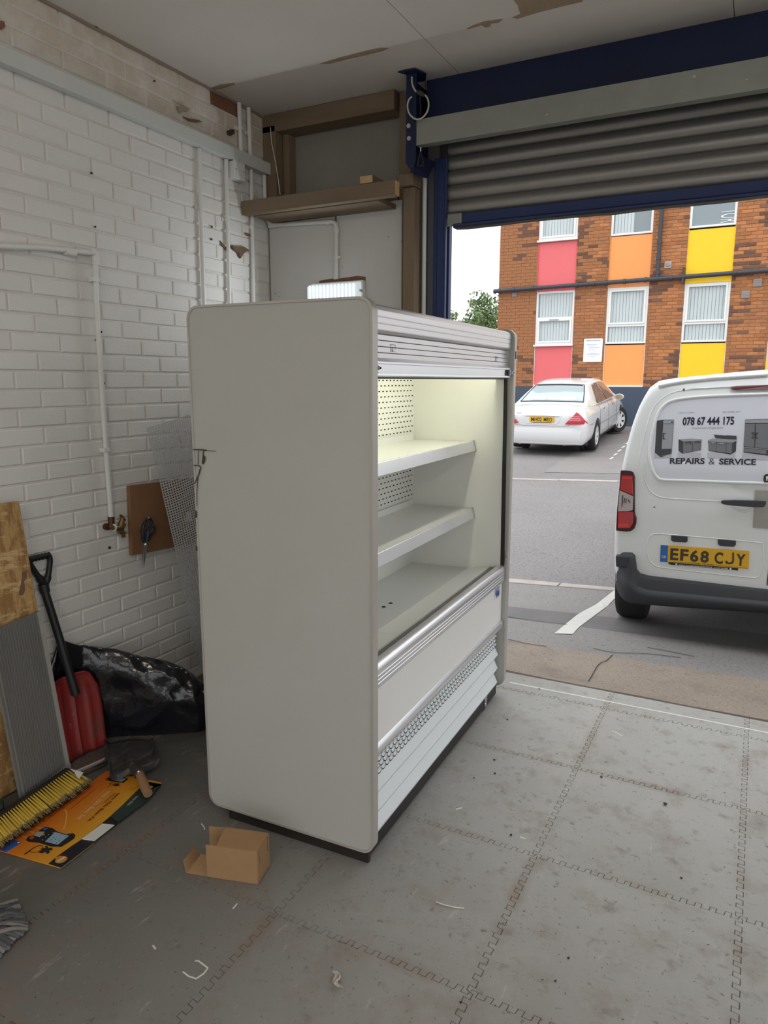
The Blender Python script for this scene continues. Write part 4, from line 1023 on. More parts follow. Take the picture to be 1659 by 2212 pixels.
# scallop vents: pressed half-moon lips with the shadow gap under each put in as a dark ribbon
sl = MB(); lips = MB()
nv = 44; dv = (vb-va-.06)/nv
for r in range(4):
    zc_ = .352-.0225*r
    for k in range(nv):
        vc = va+.03+dv*(k+.5+(.5 if r % 2 else 0))
        if vc > vb-.03: continue
        a_ = []
        for i in range(7):
            t = math.pi*(1.08+.84*i/6); a_.append((vc+dv*.46*math.cos(t), zc_+.0125*math.sin(t)+.004))
        for (y0, z0_), (y1, z1_) in zip(a_, a_[1:]):
            sl.add([(.6448, y0, z0_-.0036), (.6448, y1, z1_-.0036), (.6448, y1, z1_+.0006), (.6448, y0, z0_+.0006)], [(0, 1, 2, 3)])
            lips.add([(.6402, y0*.5+vc*.5, z0_*.35+(zc_+.004)*.65), (.6402, y1*.5+vc*.5, z1_*.35+(zc_+.004)*.65), (.6445, y1, z1_+.0004), (.6445, y0, z0_+.0004)], [(0, 1, 2, 3)])
        sl.cm = 0
o = fobj('vent_slit', sl, m_slot, lp, fixn=False); o['kind'] = 'stuff'
o = fobj('vent_lip', lips, m_louv, lp, fixn=False, smooth=60); o['kind'] = 'stuff'
# plinth and castors
fobj('plinth', MB().box(.075, .655, .018, .034, .003, ZB_+.03).box(.628, .650, .034, FL-.05, .016, .067).box(.075, .095, .034, FL-.05, .022, .09).box(.075, .64, FL-.06, FL-.044, .022, .09), m_plinth)
cst_m = M('castor_wheel_rubber', (.05, .05, .05), .5)
for u, v in ((.636, 1.29), (.59, .16), (.14, 1.36), (.14, .12)):
    c = fobj('castor', MB().box(u-.016, u+.016, v-.02, v+.02, .062, .075).box(u-.017, u-.013, v-.018, v+.014, .026, .064).box(u+.013, u+.017, v-.018, v+.014, .026, .064), m_chrome)
    fobj('wheel', MB().cyl((u-.011, v-.006, .0265), (u+.011, v-.006, .0265), .026, 18), cst_m, c, smooth=40)
    fobj('hub', MB().cyl((u-.019, v-.006, .0265), (u+.019, v-.006, .0265), .010, 12), m_chrome, c, smooth=40)
# canopy: ribbed fascia, recessed blind laths, handle rail
can = [(.56, 1.742), (.56, 1.822), (.640, 1.826), (.655, 1.824), (.663, 1.818), (.667, 1.808)]
zr = 1.806
for k in range(3):
    can += [(.668, zr-.001), (.668, zr-.0165), (.6665, zr-.0172), (.6665, zr-.0186)]; zr -= .0192
can += [(.668, zr-.001), (.667, 1.746), (.663, 1.742), (.655, 1.740)]
fobj('canopy_fascia', MB().prism([(u, va, z) for u, z in can], (0, vb-va, 0)), m_alu, smooth=25)
for k in range(4):
    z1_ = 1.738-k*.0185
    fobj('blind_lath', MB().box(.642, .652+k*.001, va+.002, vb-.008, z1_-.0170, z1_), m_alu, bevel=.0012)
fobj('blind_backing', MB().box(.636, .6415, va+.002, vb-.006, 1.612, 1.75), m_shelf)
hr = fobj('blind_handle', MB().prism([(u, va, z) for u, z in [(.645, 1.668), (.655, 1.668), (.6715, 1.656), (.6715, 1.650), (.663, 1.649), (.663, 1.622), (.671, 1.6205), (.672, 1.614), (.668, 1.611), (.645, 1.611)]], (0, vb-va-.004, 0)), m_alub, smooth=25)
fobj('end_gap', MB().box(.6632, .6640, vb-.075, vb-.020, 1.6225, 1.6485), m_slot, hr)
for vv, w in ((va+.012, .018), (vb-.012, .010)):
    lk = fobj('lock_plate', MB().box(.663, .6745, vv-w, vv+w, 1.6225, 1.6495), m_alub, hr, bevel=.002)
    fobj('lock_knob', MB().cyl((.6745, vv, 1.636), (.684, vv, 1.636), .0085, 14).cyl((.684, vv, 1.636), (.688, vv, 1.636), .006, 14), m_chrome, hr, smooth=40)
    fobj('lock_ring', MB().cyl((.6885, vv, 1.636), (.689, vv, 1.636), .004, 10), m_slot, hr)
# small outlined instruction labels on the blind laths
for vv, zz, ww in ((.185, 1.700, .034), (1.275, 1.697, .028)):
    mb = MB()
    for a, b, c, d in ((0, ww, .010, .0112), (0, ww, -.0112, -.010), (0, .0014, -.011, .011), (ww-.0014, ww, -.004, .011), (.010, .012, -.011, .004), (.010, ww*.8, 0, .0012)): mb.box(.6546, .6552, vv+a, vv+b, zz+c, zz+d)
    mb.box(.6546, .6552, vv+.014, vv+.017, zz-.009, zz-.006)
    fobj('label_outline', mb, M('grey_print', (.22, .21, .21), .6), fr)
# black gasket channel at the far end and its cover
gk = [(.650, .693), (.669, .693), (.655, 1.612), (.639, 1.612)]
fobj('gasket', MB().prism([(u, vi1-.008, z) for u, z in gk], (0, .006, 0)), m_gasket)
fobj('gasket', MB().prism([(u, vi0+.003, z) for u, z in gk], (0, .006, 0)), m_gasket)
fobj('gasket', MB().box(.600, .655, va+.002, vb-.004, 1.605, 1.6105), m_gasket)
lt = fobj('latch', MB().box(.675, .680, vb-.006, vb-.001, .722, .762), m_edge, bevel=.001)
fobj('latch_slot', MB().box(.6765, .6785, vb-.0068, vb-.0058, .732, .752), m_slot, lt)
for z0_, z1_, mt in ((1.70, 1.735, m_slot), (1.65, 1.675, M('pale_bar_label', (.7, .7, .72), .5))):
    fobj('edge_sticker', MB().box(FD+.0002, FD+.0012, FL-.022, FL-.010, z0_, z1_), mt)
# interior light under the canopy
m_tube = M('lit_tube', (1, 1, .8), .4, emit=(1.0, .98, .80, 16.0))
lamp_ = fobj('light_fitting', MB().box(.575, .63, .12, FL-.12, 1.74, 1.775), m_shelf)
fobj('light_tube', MB().cyl((.603, .14, 1.728), (.603, FL-.14, 1.728), .011, 12), m_tube, lamp_, smooth=40)
# maker's badge
q0 = fpt(.6605, 1.385, .592)
bdg = fobj('badge', MB().box(.660, .6615, 1.352, 1.432, .548, .602), M('badge_blue_grey', (.30, .36, .48), .4), fp)
m_bblue = M('badge_blue', (.02, .06, .25), .4)
fobj('badge_corner', MB().prism([(.6615, 1.352, .548), (.6615, 1.372, .548), (.6615, 1.352, .602)], (.0006, 0, 0)), m_sign, bdg)
t = text_fit('Gem', .050, .032, .02).xf(frame(fpt(.6625, 1.402, .573), fV, (0, 0, 1))); obj('badge_lettering', t, m_bblue, bdg, fixn=False)
t = text_fit('N', .016, .022, .02).xf(frame(fpt(.6625, 1.366, .578), fV, (0, 0, 1))); obj('badge_lettering', t, m_bblue, bdg, fixn=False)

# ================================================================== THINGS ALONG THE LEFT WALL
m_osb = M('osb_strands', (.50, .315, .125), .75, var=.9, vscale=14, col2=(.30, .155, .05), thr=(.44, .56), stretch=(1, 2.6, .7))
layer(m_osb, 18, .54, .60, (.64, .45, .22), .9, stretch=(1, .7, 2.8)); layer(m_osb, 30, .66, .70, (.13, .06, .025), .8)
m_osbe = M('osb_cut_edge', (.52, .27, .10), .85, var=.5, vscale=40)
# OSB board leaning against the bricks
tL = PX(40, 1083, -1.378); bL = Vector((-1.295, .283, .004))
dn = (bL-tL).normalized(); wd_ = Vector((0, -1, .015)).normalized(); nn = wd_.cross(dn).normalized()
if nn.x < 0: nn = -nn
osb = thing('osb_board', 'tall golden chipboard sheet leaning on the white bricks at the left edge', 'board', tuple(bL))
ht = (bL-tL).length
obj('sheet', MB().prism([tL, tL+wd_*.62, bL+wd_*.62, bL], -nn*.018), m_osb, osb)
obj('cut_edge', MB().prism([tL+Vector((0, .0004, 0)), bL+Vector((0, .0004, 0)), bL-nn*.018+Vector((0, .0004, 0)), tL-nn*.018+Vector((0, .0004, 0))], (0, .001, 0)), m_osbe, osb)
def on_plane(px, o, n):
    d = ray(*px); return CAM+d*((o-CAM).dot(n)/d.dot(n))
sm = [on_plane(p, tL+nn*.001, nn) for p in ((49, 1235), (59, 1232), (57, 1250), (52, 1256), (54, 1276), (49, 1286), (40, 1284), (44, 1266), (47, 1252))]
obj('glue_smear', MB().prism(sm, nn*.001), M('brown_glue_smear', (.20, .10, .06), .7), osb)
# ribbed grey panel in front of it
r0 = PZ(145, 1660, 0); r1 = PZ(45, 1735, 0); rt = PX(75, 1325, -1.335)
ex = (r1-r0).normalized(); W_ = (r1-r0).length
# ribbed panel plane spanned by its base line and its right edge
ey = (rt-r0); H_ = ey.length; ey.normalize(); en = ex.cross(ey).normalized()
if en.x < 0: en = -en
rib = thing('ribbed_panel', 'grey ribbed decking panel leaning in front of the golden chipboard sheet', 'panel', tuple(r0))
m_rib = M('grey_ribbed_composite', (.185, .18, .17), .6, var=.4, vscale=3, col2=(.14, .135, .125), stretch=(3, 3, .5)); layer(m_rib, 40, .69, .73, (.05, .05, .045), .8)
RM = frame(r0+en*.012+Vector((0, 0, .004)), ex, ey)
if (RM.to_3x3() @ Vector((0, 0, 1))).dot(en) < 0: pass
zs = 1 if (RM.to_3x3() @ Vector((0, 0, 1))).dot(en) > 0 else -1
Wr = W_*1.02
obj('sheet', MB().box(0, Wr, 0, H_, -.012*zs if zs > 0 else 0, 0 if zs > 0 else .012).xf(RM), m_rib, rib)
nr = 17
for k in range(nr):
    x = .024+(Wr-.03)*k/nr; w = (Wr-.03)/nr*.58
    obj('rib', MB().prism([(x, .012, 0), (x+w, .012, 0), (x+w*.8, .012, .005*zs), (x+w*.2, .012, .005*zs)], (0, H_-.014, 0)).xf(RM), m_rib, rib)
obj('edge_strip', MB().box(-.002, .020, 0, H_, 0, .004*zs).xf(RM), M('pale_panel_edge', (.40, .385, .36), .6), rib)
obj('base_strip', MB().box(-.004, Wr+.01, -.004, .020, .001*zs, .006*zs).xf(RM), m_alu, rib)
# dark green plastic piece at the very edge of the picture
gs = thing('green_dustpan', 'dark green plastic dustpan behind the broom at the left edge', 'dustpan', tuple(PZ(5, 1750, 0)))
m_green = M('dark_green_plastic', (.018, .035, .028), .5)
gp = PZ(8, 1765, 0)
obj('pan', MB().prism([gp+Vector((-.05, -.12, .004)), gp+Vector((.02, -.07, .004)), gp+Vector((.02, -.01, .004)), gp+Vector((-.02, .02, .004)), gp+Vector((-.055, .01, .004))], (0, 0, .055)), m_green, gs, bevel=.008)
obj('grip', MB().tube([gp+Vector((-.02, -.02, .055)), gp+Vector((-.035, -.02, .09)), gp+Vector((-.05, -.02, .14))], [.016, .013, .012], 10), m_green, gs, smooth=60)

# broom lying on its side: dark stock, yellow tufts
b0 = PZ(-28, 1785, .050); b1 = PZ(156, 1660, .050)
brm = thing('broom_head', 'yellow bristled broom head lying along the foot of the ribbed panel', 'broom', tuple(PZ(80, 1730, 0)))
ax = (b1-b0).normalized(); out = Vector((ax.y, -ax.x, 0)).normalized()
if out.x < 0: out = -out
m_stock = M('black_brown_stock', (.016, .013, .011), .7)
m_bris = M('yellow_bristle', (.60, .40, .05), .6, rnd=.12); m_bdirt = M('dirty_bristle_tip', (.28, .21, .085), .85, rnd=.12); m_bshade = M('dark_brown_bristle', (.035, .022, .016), .9, rnd=.2)  # darkest bristle is for the lower rows, their shade put into the colour
obj('stock', MB().beam(b0-out*.018-Vector((0, 0, .022)), b1-out*.018-Vector((0, 0, .022)), .032, .044), m_stock, brm, bevel=.006)
rng = random.Random(5)
nt_ = 34
for row_, zz in enumerate((0, -.016, -.032)):
    for k in range(nt_):
        u = (k+.5)/nt_
        rp = (lerp(-28, 156, u), lerp(1785, 1660, u)); tp2 = (rp[0]+lerp(31, 42, u)+rng.uniform(-2, 2)-row_*2.5, rp[1]+lerp(40, 29, u)+rng.uniform(-2, 2)-row_*.5)
        base = PZ(*rp, .050)+Vector((0, 0, zz)); tip = PZ(*tp2, .030); tip = tip+Vector((0, 0, zz*.6))
        tip.z = max(tip.z, .016); mid = lerp(base, tip, .74); s_ = (tip-base).normalized(); sd2 = s_.cross(Vector((0, 0, 1))).normalized()
        obj('tuft', MB().tube([base, lerp(base, mid, .5), mid, lerp(base, tip, .84)], [.0028, .0052, .0072, .0066], 6), m_bris if row_ == 0 else m_bshade, brm, smooth=60)
        tp_ = MB()
        for q in range(8):
            a = rng.uniform(0, 6.28); r_ = .0085*rng.random()**.5; sv_ = sd2*math.cos(a)*r_+Vector((0, 0, math.sin(a)*r_*.7))
            p0_ = lerp(base, tip, .70)+sv_*.7; p1_ = tip+sv_*1.25+s_*rng.uniform(-.006, .008); p1_.z = max(p1_.z, .0105); p0_.z = max(p0_.z, .011)
            tp_.tube([p0_, p1_], [.0019, .0010], 4)
        obj('tuft_tip', tp_, m_bdirt if row_ == 0 else m_bshade, brm)
lab = [PZ(x, y, .058) for x, y in ((151, 1661), (159, 1663), (180, 1669), (171, 1683), (166, 1678), (160, 1668))]
tag(obj('white_scrap', MB().prism(lab, (0, 0, .0012)), m_sign), 'torn white paper corner lying on the end of the broom', 'paper')
# chrome tube on the floor
t0 = PZ(163, 1672, .019); t1 = PZ(226, 1644, .019)
tb = thing('metal_tube', 'shiny chrome tube lying between the broom and the black shovel', 'tube', tuple(t0))
obj('tube', MB().tube([t0, t1], .018, 20), m_chrome, tb, smooth=40)

# orange printed carton, folded flat
s00 = Vector((-.753, -.170, 0)); e1 = Vector((-.825+.753, .365+.170, 0)); LA = e1.length; e1.normalize()
e2 = Vector((-e1.y, e1.x, 0)); WB = .270
if e2.x > 0: e2 = -e2
def S2(a, b, z=.007): return s00+e1*a+e2*b+Vector((0, 0, z))
def s_ab(x, y):
    p = PZ(x, y, .007)-s00; return p.dot(e1), p.dot(e2)
m_or = M('orange_print', (.62, .185, .012), .35, var=.0)
n_ = m_or.node_tree.nodes; l_ = m_or.node_tree.links.new
geo = n_.new('ShaderNodeNewGeometry'); dotn = n_.new('ShaderNodeVectorMath'); dotn.operation = 'DOT_PRODUCT'; dotn.inputs[1].default_value = e2
sub = n_.new('ShaderNodeVectorMath'); sub.operation = 'SUBTRACT'; sub.inputs[1].default_value = s00
l_(geo.outputs['Position'], sub.inputs[0]); l_(sub.outputs[0], dotn.inputs[0])
rmp = n_.new('ShaderNodeMapRange'); rmp.inputs[1].default_value = .04; rmp.inputs[2].default_value = .25; l_(dotn.outputs['Value'], rmp.inputs[0])
mxn = n_.new('ShaderNodeMix'); mxn.data_type = 'RGBA'; mxn.inputs['A'].default_value = (.72, .36, .022, 1); mxn.inputs['B'].default_value = (.60, .13, .010, 1)
l_(rmp.outputs[0], mxn.inputs['Factor']); l_(mxn.outputs['Result'], n_['Principled BSDF'].inputs['Base Color'])
m_blk = M('black_print', (.012, .012, .016), .4); m_grn = M('dark_green_print', (.022, .040, .036), .45)
m_bluep = M('blue_print', (.02, .10, .42), .4); m_scr = M('printed_screen', (.30, .45, .55), .4); m_gold = M('printed_brass', (.5, .33, .06), .4)
m_redp = M('printed_red', (.55, .05, .03), .4); m_wht = M('white_print', (.75, .74, .70), .5); m_card = M('bare_cardboard', (.30, .185, .095), .85, var=.3, vscale=30)
ct = thing('printed_carton', 'flattened orange instrument carton lying on the floor beside the broom', 'carton', tuple(s00+e1*.27+e2*.13), 0)
obj('sheet', MB().prism([S2(0, 0, .001), S2(LA, 0, .001), S2(LA, WB, .001), S2(0, WB, .001)], (0, 0, .006)), m_or, ct)
zt = [.0072]
def flat(name, ab, mat, z=.0074, t=.0003): return obj(name, MB().prism([S2(a, b, z) for a, b in ab], (0, 0, t)), mat, ct)
def flatpx(name, px, mat, z=.0076): return obj(name, MB().prism([S2(*s_ab(*p), z) for p in px], (0, 0, .0003)), mat, ct)
Q = lambda x, y: (x*.22905, 1600+y*.22905)      # zoomed photograph coordinates
qp = lambda *pts: [Q(*p) for p in pts]
flatpx('black_band', qp((455, 1163), (575, 1200), (890, 955), (1080, 800), (1300, 625), (1440, 500), (1523, 412), (1395, 390), (1300, 480), (1160, 610), (1010, 740), (780, 925)), m_blk)
flatpx('black_band', qp((455, 1163), (575, 1200), (890, 960), (780, 925), (640, 1020), (530, 1100)), m_blk, .0078)
flatpx('black_corner', qp((1395, 390), (1523, 410), (1480, 470), (1390, 460), (1340, 440)), m_blk)
flap = thing
obj('green_flap', MB().prism([PZ(*Q(*p), .0085) for p in ((1040, 720), (1115, 773), (1400, 560), (1500, 430), (1420, 470), (1320, 450), (1250, 520), (1160, 610))], (0, 0, .0035)), m_grn, ct)
obj('white_flap', MB().prism([PZ(*Q(*p), .0085) for p in ((775, 930), (890, 948), (1078, 800), (965, 788))], (0, 0, .003)), m_wht, ct)
obj('white_edge', MB().strip([PZ(*Q(*p), .0045) for p in ((578, 1200), (700, 1110), (885, 965))], .0016, (0, 0, 1), .004), m_card, ct)
def disc(name, c, r, mat, z, n=20, sq=1.0):
    a0, b0_ = s_ab(*Q(*c)); return flat(name, [(a0+r*math.cos(2*math.pi*i/n), b0_+sq*r*math.sin(2*math.pi*i/n)) for i in range(n)], mat, z)
disc('round_emblem', (577, 1125), .0185, m_gold, .0082)
flatpx('emblem_half', qp((520, 1122), (525, 1103), (570, 1090), (612, 1092), (634, 1104), (637, 1117)), M('orange_emblem', (.65, .2, .02), .4), .0085)
disc('round_emblem', (1418, 440), .010, m_gold, .0082)
def ctext(body, px0, px1, h, mat, z=.0083, bold=.02):
    a0, b0_ = s_ab(*Q(*px0)); a1, b1_ = s_ab(*Q(*px1)); P0, P1 = S2(a0, b0_, z), S2(a1, b1_, z)
    x = (P1-P0); y = Vector((-x.y, x.x, 0))
    t = text_fit(body, x.length, h, bold); return obj('lettering', t.xf(frame((P0+P1)/2, x, y)), mat, ct, fixn=False)
m_brownp = M('brown_print', (.16, .045, .01), .5)
ctext('testo 550s Basic Set', (1040, 478), (740, 745), .017, M('pale_orange_print', (.78, .52, .30), .5))
ctext('testo 550s Basic Kit', (1128, 495), (840, 760), .014, m_brownp)
ctext('testo 550s', (1300, 535), (1205, 622), .011, M('grey_print_light', (.45, .46, .46), .5), z=.0124)
ctext('testo', (617, 1100), (540, 1148), .010, m_wht, z=.0089)
for p0, p1, w in (((985, 470), (880, 565), .002), ((1015, 475), (900, 580), .0015), ((890, 570), (690, 745), .0015), ((1075, 500), (960, 600), .0013), ((1095, 490), (985, 590), .0013), ((945, 605), (850, 690), .0013), ((1250, 440), (1215, 462), .0012), ((1300, 430), (1240, 470), .0012)):
    obj('small_print', MB().strip([S2(*s_ab(*Q(*p0)), .0081), S2(*s_ab(*Q(*p1)), .0081)], w, (0, 0, 1), .0003), M('fine_print', (.72, .42, .18), .5) if p0[0] < 1050 else m_brownp, ct)
m_dor = M('deep_orange_print', (.40, .075, .008), .4)
for p0, p1 in (((850, 430), (560, 640)), ((870, 437), (450, 745)), ((905, 450), (660, 650)), ((800, 440), (420, 770))):
    obj('swoosh', MB().strip([S2(*s_ab(*Q(*p0)), .0079), S2(*s_ab(*Q(*p1)), .0079)], .003, (0, 0, 1), .0003), m_dor, ct)
obj('swoosh', MB().strip([S2(*s_ab(*Q(*p)), .0079) for p in ((600, 840), (622, 770), (630, 690), (615, 650))], .004, (0, 0, 1), .0003), M('pale_glint_print', (.75, .45, .12), .4), ct)
flatpx('blue_label', qp((0, 1035), (135, 942), (190, 950), (195, 968), (60, 1050)), m_bluep)
obj('blue_label_mark', MB().prism([S2(*s_ab(*Q(*p)), .008) for p in ((160, 962), (185, 955), (190, 962), (170, 972))], (0, 0, .0003)), m_wht, ct)
# printed picture of the gauge, near end and far end
flatpx('printed_gauge', qp((245, 940), (262, 908), (310, 900), (390, 835), (430, 815), (500, 830), (540, 860), (620, 885), (690, 875), (712, 895), (700, 925), (580, 1003), (480, 1000), (370, 965), (270, 955)), m_blk, .0080)
flatpx('printed_screen', qp((425, 955), (520, 865), (650, 900), (545, 985)), m_scr, .0084)
flatpx('printed_plate', qp((315, 895), (350, 862), (425, 862), (375, 915)), M('printed_grey', (.34, .34, .32), .5), .0084)
disc('printed_dial', (428, 835), .0075, m_bluep, .0084); disc('printed_dial', (300, 920), .0075, m_redp, .0084); disc('printed_knob', (408, 890), .005, m_gold, .0084)
for p in ((432, 912), (402, 938), (458, 890), (503, 872)): disc('printed_key', p, .0028, m_wht, .0084, 3)
for p0, p1 in (((210, 905), (262, 915)), ((275, 858), (325, 870)), ((345, 820), (395, 832))): obj('printed_fitting', MB().strip([S2(*s_ab(*Q(*p0)), .0083), S2(*s_ab(*Q(*p1)), .0083)], .005, (0, 0, 1), .0003), m_gold, ct)
for row_ in ((455, 950, 490, 915), (480, 958, 560, 890), (520, 968, 600, 905)):
    for k in range(4):
        x = lerp(row_[0], row_[2], k/3); y = lerp(row_[1], row_[3], k/3)
        if k != 2: disc('screen_figure', (x+15, y), .0022, m_bluep, .0087, 6)
wires = [(232, 1075), (280, 1040), (345, 1000), (385, 990), (400, 1010), (360, 1050), (300, 1055), (285, 1035), (330, 1005), (375, 995)]
obj('printed_cable', MB().strip(smooth_path([S2(*s_ab(*Q(*p)), .0082) for p in wires], 3), .0016, (0, 0, 1), .0003).strip([S2(*s_ab(*Q(*p)), .0082) for p in ((232, 1075), (285, 1037))], .005, (0, 0, 1), .0003), m_blk, ct)
flatpx('printed_clamp', qp((360, 1055), (400, 1030), (385, 1020), (430, 1015), (425, 995), (450, 998), (455, 1015), (490, 1012), (498, 1030), (465, 1040), (470, 1060), (440, 1070), (430, 1050), (395, 1065)), m_blk, .0081)
flatpx('printed_gauge', qp((992, 372), (1010, 355), (1060, 340), (1135, 345), (1180, 352), (1207, 365), (1160, 400), (1110, 392), (1050, 385)), m_blk, .0080)
flatpx('printed_screen', qp((1080, 378), (1120, 345), (1190, 362), (1150, 390)), m_scr, .0084)
disc('printed_knob', (1008, 370), .003, m_or, .0084, 8)
flatpx('printed_clamp', qp((1055, 420), (1085, 415), (1080, 402), (1100, 410), (1125, 402), (1118, 418), (1135, 422), (1100, 432), (1085, 428)), m_blk, .0081)
obj('printed_cable', MB().strip([S2(*s_ab(*Q(*p)), .0082) for p in ((1010, 440), (1040, 425), (1035, 405), (1070, 410))], .0015, (0, 0, 1), .0003), m_blk, ct)

# red snow shovel standing against the bag
m_red = M('scuffed_red_plastic', (.25, .020, .017), .45, var=.5, vscale=9, col2=(.16, .022, .018), thr=(.4, .7)); layer(m_red, 9, .42, .62, (.10, .05, .04), .75, mask=('Z', .30, .03)); layer(m_red, 30, .62, .68, (.30, .2, .16), .6)
ssv = thing('snow_shovel', 'red bladed shovel with a black handle standing against the black bag', 'shovel', tuple(PX(180, 1630, -1.29)))
XBl = lambda z: lerp(-1.272, -1.335, z/.36)
def BS(x, y):
    z = .1
    for _ in range(8):
        p = PX(x, y, XBl(z)); z = p.z
    return p
# blade as a grid between its left and right outline, dished and ridged
left = [(113, 1478), (110, 1500), (114, 1540), (121, 1580), (129, 1620), (138, 1657)]; right = [(192, 1452), (209, 1478), (218, 1520), (223, 1560), (226, 1590), (229, 1612)]
top_l, top_r = (120, 1472), (180, 1449)
G_ = []
lv = [top_l]+left; rv = [top_r]+right
for k in range(19):
    t = k/18*(len(lv)-1); i = min(int(t), len(lv)-2); f_ = t-i
    L_ = (lerp(lv[i][0], lv[i+1][0], f_), lerp(lv[i][1], lv[i+1][1], f_)); R_ = (lerp(rv[i][0], rv[i+1][0], f_), lerp(rv[i][1], rv[i+1][1], f_))
    rowp = []
    for j in range(25):
        s = j/24; p = BS(lerp(L_[0], R_[0], s), lerp(L_[1], R_[1], s)); p.z = max(p.z, .004)
        v_ = k/18; dish = -.030*(1-(2*s-1)**2)+.030
        ridge = .010*max(0, math.cos((s-.5)*2*math.pi*3.5))**2*min(1, max(0, (v_-.22)*5))*(.4+.6*math.sin(math.pi*s))
        socket = .018*math.exp(-((s-.5)/.10)**2)*max(0, 1-v_*1.9)
        rowp.append(p+Vector((dish*.9+ridge+socket-.02, 0, 0)))
    G_.append(rowp)
bl_ = MB().grid(G_)
o = obj('blade', bl_, m_red, ssv, smooth=60); sd_ = o.modifiers.new('thick', 'SOLIDIFY'); sd_.thickness = .005; sd_.offset = 0
sh0 = BS(157, 1484)+Vector((.012, 0, 0)); grip_b = PX(94, 1268, -1.405); 
obj('shaft', MB().tube([sh0+Vector((.004, 0, -.03)), lerp(sh0, grip_b, .5), grip_b], [.0185, .017, .0165], 14), m_black, ssv, smooth=50)
obj('ferrule', MB().tube([lerp(sh0, grip_b, .95), grip_b+Vector((0, 0, .012))], [.021, .021], 14), m_black, ssv, smooth=50)
XG = -1.412
gl = [PX(x, y, XG) for x, y in ((97, 1262), (86, 1250), (72, 1230), (64, 1217), (62, 1207))]
gr_ = [PX(x, y, XG) for x, y in ((97, 1262), (103, 1247), (106, 1230), (108, 1212), (106, 1200))]
obj('grip_arm', MB().tube(smooth_path(gl, 3), [.016]*4+[.012]*9, 10), m_black, ssv, smooth=60)
obj('grip_arm', MB().tube(smooth_path(gr_, 3), [.016]*4+[.012]*9, 10), m_black, ssv, smooth=60)
gb_ = [PX(lerp(62, 106, k/12), lerp(1209, 1199, k/12), XG) for k in range(13)]
obj('grip_bar', MB().tube(gb_, [.0125+.002*math.cos(k*math.pi) for k in range(13)], 10), m_black, ssv, smooth=60)

# black bin bag slumped against the wall
m_bag = M('glossy_black_polythene', (.008, .008, .012), .17, spec=.7, bump=1.0, bscale=17)
ztop = [(.30, .30), (.335, .40), (.39, .485), (.42, .492), (.47, .455), (.55, .415), (.62, .385), (.70, .335), (.78, .30), (.86, .215), (.92, .12), (.965, .02)]
xfr = [(.30, -1.385), (.42, -1.385), (.48, -1.372), (.56, -1.295), (.63, -1.18), (.70, -1.075), (.77, -.985), (.82, -.965), (.88, -1.01), (.93, -1.08), (.965, -1.2)]
G_ = []; NY, NA = 70, 44
for i in range(NY+1):
    y = lerp(.30, .965, i/NY); zt_ = interp(ztop, y); xf_ = interp(xfr, y); xb_k = -1.425
    rowp = []
    for j in range(NA+1):
        a = math.pi*j/NA          # from front foot over the top to the wall
        cx_ = (xf_+xb_k)/2; rx = (xf_-xb_k)/2
        ca, sa = math.cos(a), math.sin(a)
        x = cx_+rx*math.copysign(abs(ca)**.8, ca); z = zt_*abs(sa)**.75
        p = Vector((x, y+.02*rnd_noise((x*8, z*8, 2)), z))
        n1 = abs(mnoise.noise(Vector((y*9+z*4, z*7-y*3, x*6)))); n2 = abs(mnoise.noise(Vector((y*22, z*26+y*9, 7.3)))); n3 = mnoise.noise(Vector((y*4, z*4, 1.1)))
        n4 = abs(mnoise.noise(Vector((y*15-z*13, z*12+y*10, 2.2)))); k = .030*(.5-n1)+.022*(.4-n2)+.02*n3+.026*(.35-n4**.6)*min(1, max(0, (y-.45)*3))
        d = Vector((max(0, ca)+.25, 0, sa*.6))
        p += d*k*min(1, sa*3)*min(1, rx*6)
        p.z = max(p.z, .002); p.x = max(p.x, -1.428)
        rowp.append(p)
    G_.append(rowp)
mb = MB().grid(G_)
mb.poly([p for p in G_[0]][::-1]); mb.poly([p for p in G_[-1]])
bag = obj('bin_bag', mb, m_bag, smooth=48)
tag(bag, 'glossy black plastic bin bag slumped against the white bricks', 'bag')

# black hand shovel lying in front
m_iron = M('grimy_black_iron', (.028, .028, .030), .5, var=.6, vscale=14, col2=(.07, .062, .055), bump=.2, bscale=60); layer(m_iron, 16, .52, .64, (.15, .13, .105), .75, stretch=(1, .4, 1))
cs = thing('hand_shovel', 'short black hand shovel lying at the foot of the black bag', 'shovel', tuple(PZ(290, 1650, 0)))
Zq = lambda x, y: (200+x*.1085, 1560+y*.1085)
def HS(x, y, z): return PZ(*Zq(x, y), z)
back = [HS(245, 430, .012), HS(430, 385, .010), HS(640, 350, .010), HS(850, 325, .010), HS(1030, 345, .012), HS(1190, 385, .02)]
frnt = [HS(345, 1085, .045), HS(480, 1045, .040), HS(640, 1000, .040), HS(800, 955, .042), HS(1060, 875, .036), HS(1330, 800, .030)]
G_ = []
for k in range(13):
    t = k/12; rowp = []
    for j in range(26):
        s = j/25; i = min(int(s*5), 4); f_ = s*5-i
        p = lerp(lerp(back[i], back[i+1], f_), lerp(frnt[i], frnt[i+1], f_), t)
        edge = max(0, abs(2*s-1)-.78)/.22
        dip = -.012*(1-edge)*math.sin(math.pi*min(1, t*1.1))+.022*edge**2*(1 if s < .5 else .9)+.009*math.exp(-((s-.48)/.09)**2)*t
        if s > .92: p = p+Vector((0, 0, .0))-(frnt[5]-frnt[4])*.0
        rowp.append(Vector((p.x, p.y, max(.004, p.z+dip))))
    G_.append(rowp)
o = obj('blade', MB().grid(G_), m_iron, cs, smooth=60); sd_ = o.modifiers.new('thick', 'SOLIDIFY'); sd_.thickness = .003; sd_.offset = 1
